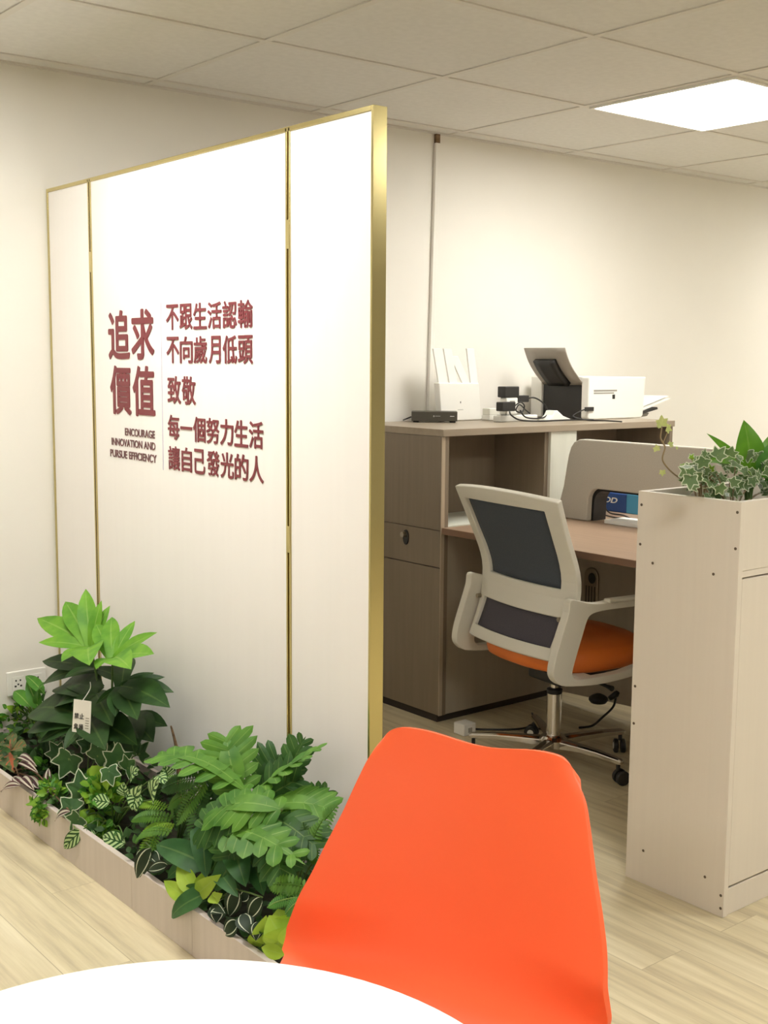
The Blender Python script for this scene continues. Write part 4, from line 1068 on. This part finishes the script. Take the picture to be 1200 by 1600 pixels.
lobed(lite, (340, 1308), (478, 1352), 1.42, 1.42, .055, 8, V((-.4, -.3, .9)), 0.14)
lobed(deep, (395, 1290), (352, 1345), 1.44, 1.38, .055, 6, CAMD, 0.1)
lobed(deep, (430, 1300), (440, 1370), 1.46, 1.40, .055, 6, CAMD, 0.1)
lobed(deep, (360, 1235), (320, 1235), 1.52, 1.47, .07, 5, CAMD)
lobed(deep, (470, 1280), (512, 1235), 1.56, 1.62, .04, 6, CAMD, 0.1)
lobed(deep, (395, 1320), (330, 1330), 1.47, 1.40, .05, 6, CAMD, 0.1)
o = lite.build('upper_leaves', G['philo'], t, smooth=True); o['label'] = 'light green upper leaves'
deep.build('lower_leaves', G['philo_dark'], t, smooth=True)
stems(t, ph_base, ends, 0.004)

# --- broad serrated leaves in front
t = plant('broad_leaf_plant', 'plant with broad pointed blue-green leaves above the lime leaves', base=(1.44, 2.62, 0.10))
mb = MB()
for (a, b, xa, xb, wdt) in (((325, 1352), (244, 1320), 1.41, 1.36, .045), ((318, 1290), (322, 1372), 1.42, 1.37, .040), ((368, 1330), (384, 1386), 1.42, 1.37, .042), ((365, 1345), (336, 1392), 1.40, 1.36, .035), ((290, 1350), (262, 1372), 1.39, 1.355, .022), ((340, 1360), (372, 1402), 1.39, 1.365, .03), ((398, 1345), (412, 1400), 1.45, 1.4, .035)):
    mb.leaf(atX(*a, xa), atX(*b, xb), wdt, CAMD+V((0, 0, .4)), 0.10, 0.12, 'heart', 9)
mb.build('leaves', G['serr'], t, smooth=True)
stems(t, (1.44, 2.62, 0.09), [atX(325, 1352, 1.41), atX(318, 1290, 1.42), atX(366, 1335, 1.42)], 0.003)

# --- lime arrow-leaf plants
t = plant('lime_arrow_plant', 'lime green arrow-leaved plant at the trough rim under the broad blue-green leaf', base=(1.385, 2.60, 0.10))
mb = MB()
for (a, b, xa, xb, wdt) in (((306, 1398), (278, 1348), 1.36, 1.37, .024), ((298, 1408), (256, 1376), 1.35, 1.335, .020), ((308, 1398), (346, 1366), 1.36, 1.36, .022), ((312, 1395), (322, 1358), 1.37, 1.38, .018), ((330, 1398), (340, 1412), 1.36, 1.35, .014), ((335, 1405), (348, 1396), 1.36, 1.35, .014)):
    mb.leaf(atX(*a, xa), atX(*b, xb), wdt, CAMD, 0.06, 0.15, 'ovate', 8)
mb.build('leaves', G['lime'], t, smooth=True)
mb = MB(); mb.leaf(atX(318, 1398, 1.36), atX(268, 1434, 1.322), .034, CAMD+V((0, 0, .6)), 0.12, 0.12, 'heart', 9)
mb.leaf(atX(300, 1400, 1.37), atX(312, 1380, 1.36), .024, CAMD, 0.05, 0.1, 'ovate', 7)
mb.build('rim_leaf', G['serr'], t, smooth=True)
stems(t, (1.39, 2.60, 0.09), [atX(304, 1400, 1.355), atX(318, 1398, 1.36)], 0.002)
t = plant('chartreuse_plant', 'chartreuse yellow-green leafy plant against the orange chair at the trough end', base=(1.385, 2.15, 0.10))
mb = MB()
for (a, b, xa, xb, wdt) in (((412, 1476), (416, 1430), 1.37, 1.36, .026), ((444, 1470), (420, 1430), 1.36, 1.35, .032), ((430, 1465), (462, 1426), 1.37, 1.38, .028), ((445, 1492), (408, 1480), 1.345, 1.33, .016), ((430, 1484), (446, 1448), 1.355, 1.35, .034), ((440, 1440), (434, 1420), 1.39, 1.39, .020), ((398, 1478), (404, 1450), 1.365, 1.36, .018), ((455, 1480), (460, 1440), 1.36, 1.36, .03)):
    mb.leaf(atX(*a, xa), atX(*b, xb), wdt, CAMD, 0.06, 0.15, 'ovate', 8)
mb.build('leaves', G['lime'], t, smooth=True)
stems(t, (1.385, 2.15, 0.09), [atX(414, 1474, 1.37), atX(444, 1470, 1.36), atX(440, 1482, 1.355)], 0.002)

# --- dark leaves with a white line
def ringplant(label, base, lv):
    t = plant('white_lined_plant', label, base=base, group='dark white-lined plants'); mb = MB()
    for (a, b, xx, wdt) in lv:
        mb.leaf(atX(*a, xx+0.008), atX(*b, xx-0.004), wdt, CAMD+V((0, 0, .35)), 0.08, 0.06, 'ovate', 10)
    mb.build('leaves', G['ring'], t, smooth=True)
    stems(t, base, [atX(*lv[0][0], lv[0][2]), atX(*lv[1][0], lv[1][2])], 0.002)
ringplant('dark leaves outlined in white at the rim beside the trough seam', (1.40, 2.76, 0.09), [((236, 1325), (214, 1374), 1.345, .024), ((238, 1330), (250, 1352), 1.36, .016), ((262, 1352), (232, 1360), 1.35, .016), ((226, 1332), (212, 1342), 1.365, .018), ((250, 1338), (256, 1318), 1.38, .016)])
ringplant('dark leaves outlined in white between the lime and chartreuse plants', (1.40, 2.40, 0.09), [((372, 1390), (358, 1432), 1.37, .022), ((410, 1402), (388, 1436), 1.37, .020), ((340, 1418), (338, 1442), 1.345, .022), ((372, 1440), (350, 1460), 1.345, .022), ((378, 1428), (392, 1460), 1.35, .022), ((330, 1416), (352, 1428), 1.35, .018), ((402, 1440), (400, 1470), 1.35, .018), ((352, 1405), (344, 1422), 1.37, .016), ((388, 1395), (376, 1408), 1.385, .018)])

# --- bare ringed stem
q0, q1 = atX(279, 1196, 1.62), atX(267, 1134, 1.63)
o = MB().tube(smooth_path([V((q0.x, q0.y, 0.09)), q0, q0.lerp(q1, 0.5)+V((0.004, 0, 0)), q1], 6), [0.007]*8+[0.0065, .006, .0058, .0055, .005, .0045, .004, .0038, .0035, .003, .0022], 8).build('ringed_stem', M['bark'], None, smooth=True)
tag(o, 'bare brown ringed stem standing against the sign between the tall and the lobed plants', 'plant stem')
# --- low ground cover between the plants (uncountable)
mb = MB()
for k in range(900):
    yy = R.uniform(2.0, 3.98); xx = R.uniform(1.36, 1.72); zz = 0.10+R.random()**2*0.07
    d = V((R.uniform(-1, 1), R.uniform(-1, 1), R.uniform(-.2, .7))).normalized(); l_ = R.uniform(.018, .042)
    mb.slot = 0 if R.random() < 0.75 else 1
    mb.leaf(V((xx, yy, zz)), V((xx, yy, zz))+d*l_, l_*0.32, TRUP, 0.08, 0.15, 'ovate', 4)
o = mb.build('ground_cover', [G['moss'], G['fern_dark']], None, smooth=True)
tag(o, 'low dark ground cover leaves filling the soil of the trough', 'ground cover', kind='stuff')

# --- plants on the cream cabinet
lb = V((2.76, 1.87, 1.0))
t = plant('peace_lily', 'broad glossy green leaves rising from the trough of the cream cabinet', base=lb)
mb = MB()
for (a, b, ya, yb, wdt) in (((1172, 745), (1162, 656), 1.88, 1.90, .042), ((1158, 726), (1104, 677), 1.88, 1.93, .012), ((1150, 716), (1098, 722), 1.84, 1.80, .016), ((1184, 730), (1235, 682), 1.88, 1.88, .030), ((1190, 745), (1240, 715), 1.83, 1.8, .03), ((1182, 740), (1215, 672), 1.92, 1.95, .030)):
    mb.leaf(atY(*a, ya), atY(*b, yb), wdt, V((-.55, -.75, .2)), 0.10, 0.10, 'ovate', 10)
mb.build('leaves', G['lily'], t, smooth=True)
stems(t, lb, [atY(1172, 745, 1.88), atY(1158, 726, 1.88), atY(1184, 730, 1.88)], 0.004)
t = plant('grey_green_ivy', 'bushy pale-edged ivy spilling inside the trough of the cream cabinet', base=(2.66, 1.85, 1.0))
mb = MB(); RR = random.Random(5); ends = []
for k in range(150):
    px = RR.uniform(1070, 1225); 
    lo = 775 if px > 1100 else 772
    hi = 705 + max(0, (1110-px)*0.6) + (0 if px < 1190 else 8)
    py = RR.uniform(hi, lo)
    p = atY(px, py, RR.uniform(1.77, 1.98))
    if p.z < 1.02: p.z = 1.02+RR.random()*0.03
    if p.x < WX0+0.03 and p.z < WT+0.02: continue
    if k % 12 == 0: ends.append(p)
    mb.star(p, V((RR.uniform(-1, 1), RR.uniform(-.6, .6), RR.uniform(-1, .6))), V((-.5, -.6, .5))+V((RR.uniform(-.6, .6), RR.uniform(-.6, .6), RR.uniform(-.3, .5))), RR.uniform(.020, .032), IVYF, 0.82, (0, 1), RR.uniform(-.2, .3))
mb.build('leaves', [G['ivy_grey'], G['ivy_edge']], t)
stems(t, (2.66, 1.85, 1.0), ends, 0.0016, 'stem_pale')
t = plant('small_upright_ivy', 'small light green ivy sprig at the near corner of the cream cabinet trough', base=(2.56, 1.87, 1.0))
mb = MB(); ends = []
for (px, py, sz) in ((1085, 735, .020), (1080, 716, .016), (1066, 730, .014), (1095, 745, .02), (1072, 748, .018), (1090, 722, .014), (1110, 735, .022), (1104, 752, .024), (1084, 755, .02), (1067, 742, .012)):
    p = atY(px, py, 1.87+RR.uniform(-.03, .05)); ends.append(p)
    if p.x < WX0+0.02: p = atY(px, py, 1.93)
    mb.star(p, V((RR.uniform(-.6, .6), 0, RR.uniform(-.3, 1))), V((-.5, -.7, .3))+V((RR.uniform(-.4, .4), RR.uniform(-.4, .4), 0)), sz, IVYF, 0.72, (0, 1), 0.1)
mb.build('leaves', [G['gold'], G['ivy_edge']], t); stems(t, (2.57, 1.88, 1.0), ends, 0.0014, 'stem_pale')
t = plant('trailing_ivy_strand', 'thin ivy strand with a pale yellow leaf standing up left of the cream cabinet plants', base=(2.57, 1.90, 1.0))
YT = 1.97
st1 = [V((2.62, 1.90, 1.0)), atY(1105, 766, 1.93), atY(1080, 758, YT), atY(1055, 742, YT), atY(1040, 727, YT), atY(1035, 716, YT), atY(1039, 700, YT), atY(1036, 692, YT), atY(1032, 684, YT), atY(1034, 668, YT)]
MB().tube(smooth_path(st1, 5), 0.0022, 6).build('stem', M['stem_pale'], t, smooth=True)
MB().tube(smooth_path([atY(1036, 692, YT), atY(1041, 680, YT), atY(1044, 672, YT)], 5), 0.0016, 6).build('side_stem', M['stem_pale'], t, smooth=True)
mb = MB()
for (px, py, sz, tp) in ((1034, 662, .024, (-.2, 0, 1)), (1043, 669, .018, (.5, 0, -.2)), (1026, 702, .015, (-.3, 0, .9)), (1047, 695, .013, (.6, 0, .3)), (1035, 737, .013, (0, 0, -1)), (1057, 700, .007, (1, 0, -.1)), (1030, 664, .014, (-.9, 0, 0))):
    mb.star(atY(px, py, YT-0.004), tp, V((-.5, -.8, .2)), sz, IVYF, 0.7, (0, 0), 0.15)
mb.build('leaves', G['pale'], t)
t = plant('round_leaf_plant', 'round-leaved light green plant at the right edge of the cream cabinet trough', base=(2.86, 1.84, 1.0))
mb = MB()
for (px, py, sz) in ((1197, 727, .032), (1212, 745, .034), (1203, 712, .026), (1225, 730, .03)):
    p = atY(px, py, 1.84); mb.leaf(p-V((0.01, 0, sz)), p+V((0.012, 0, sz)), sz*1.0, V((-.5, -.8, .2)), 0.05, 0.05, 'round', 10)
mb.build('leaves', G['mid'], t, smooth=True); stems(t, (2.86, 1.84, 1.0), [atY(1197, 735, 1.84), atY(1212, 755, 1.84)], 0.002)
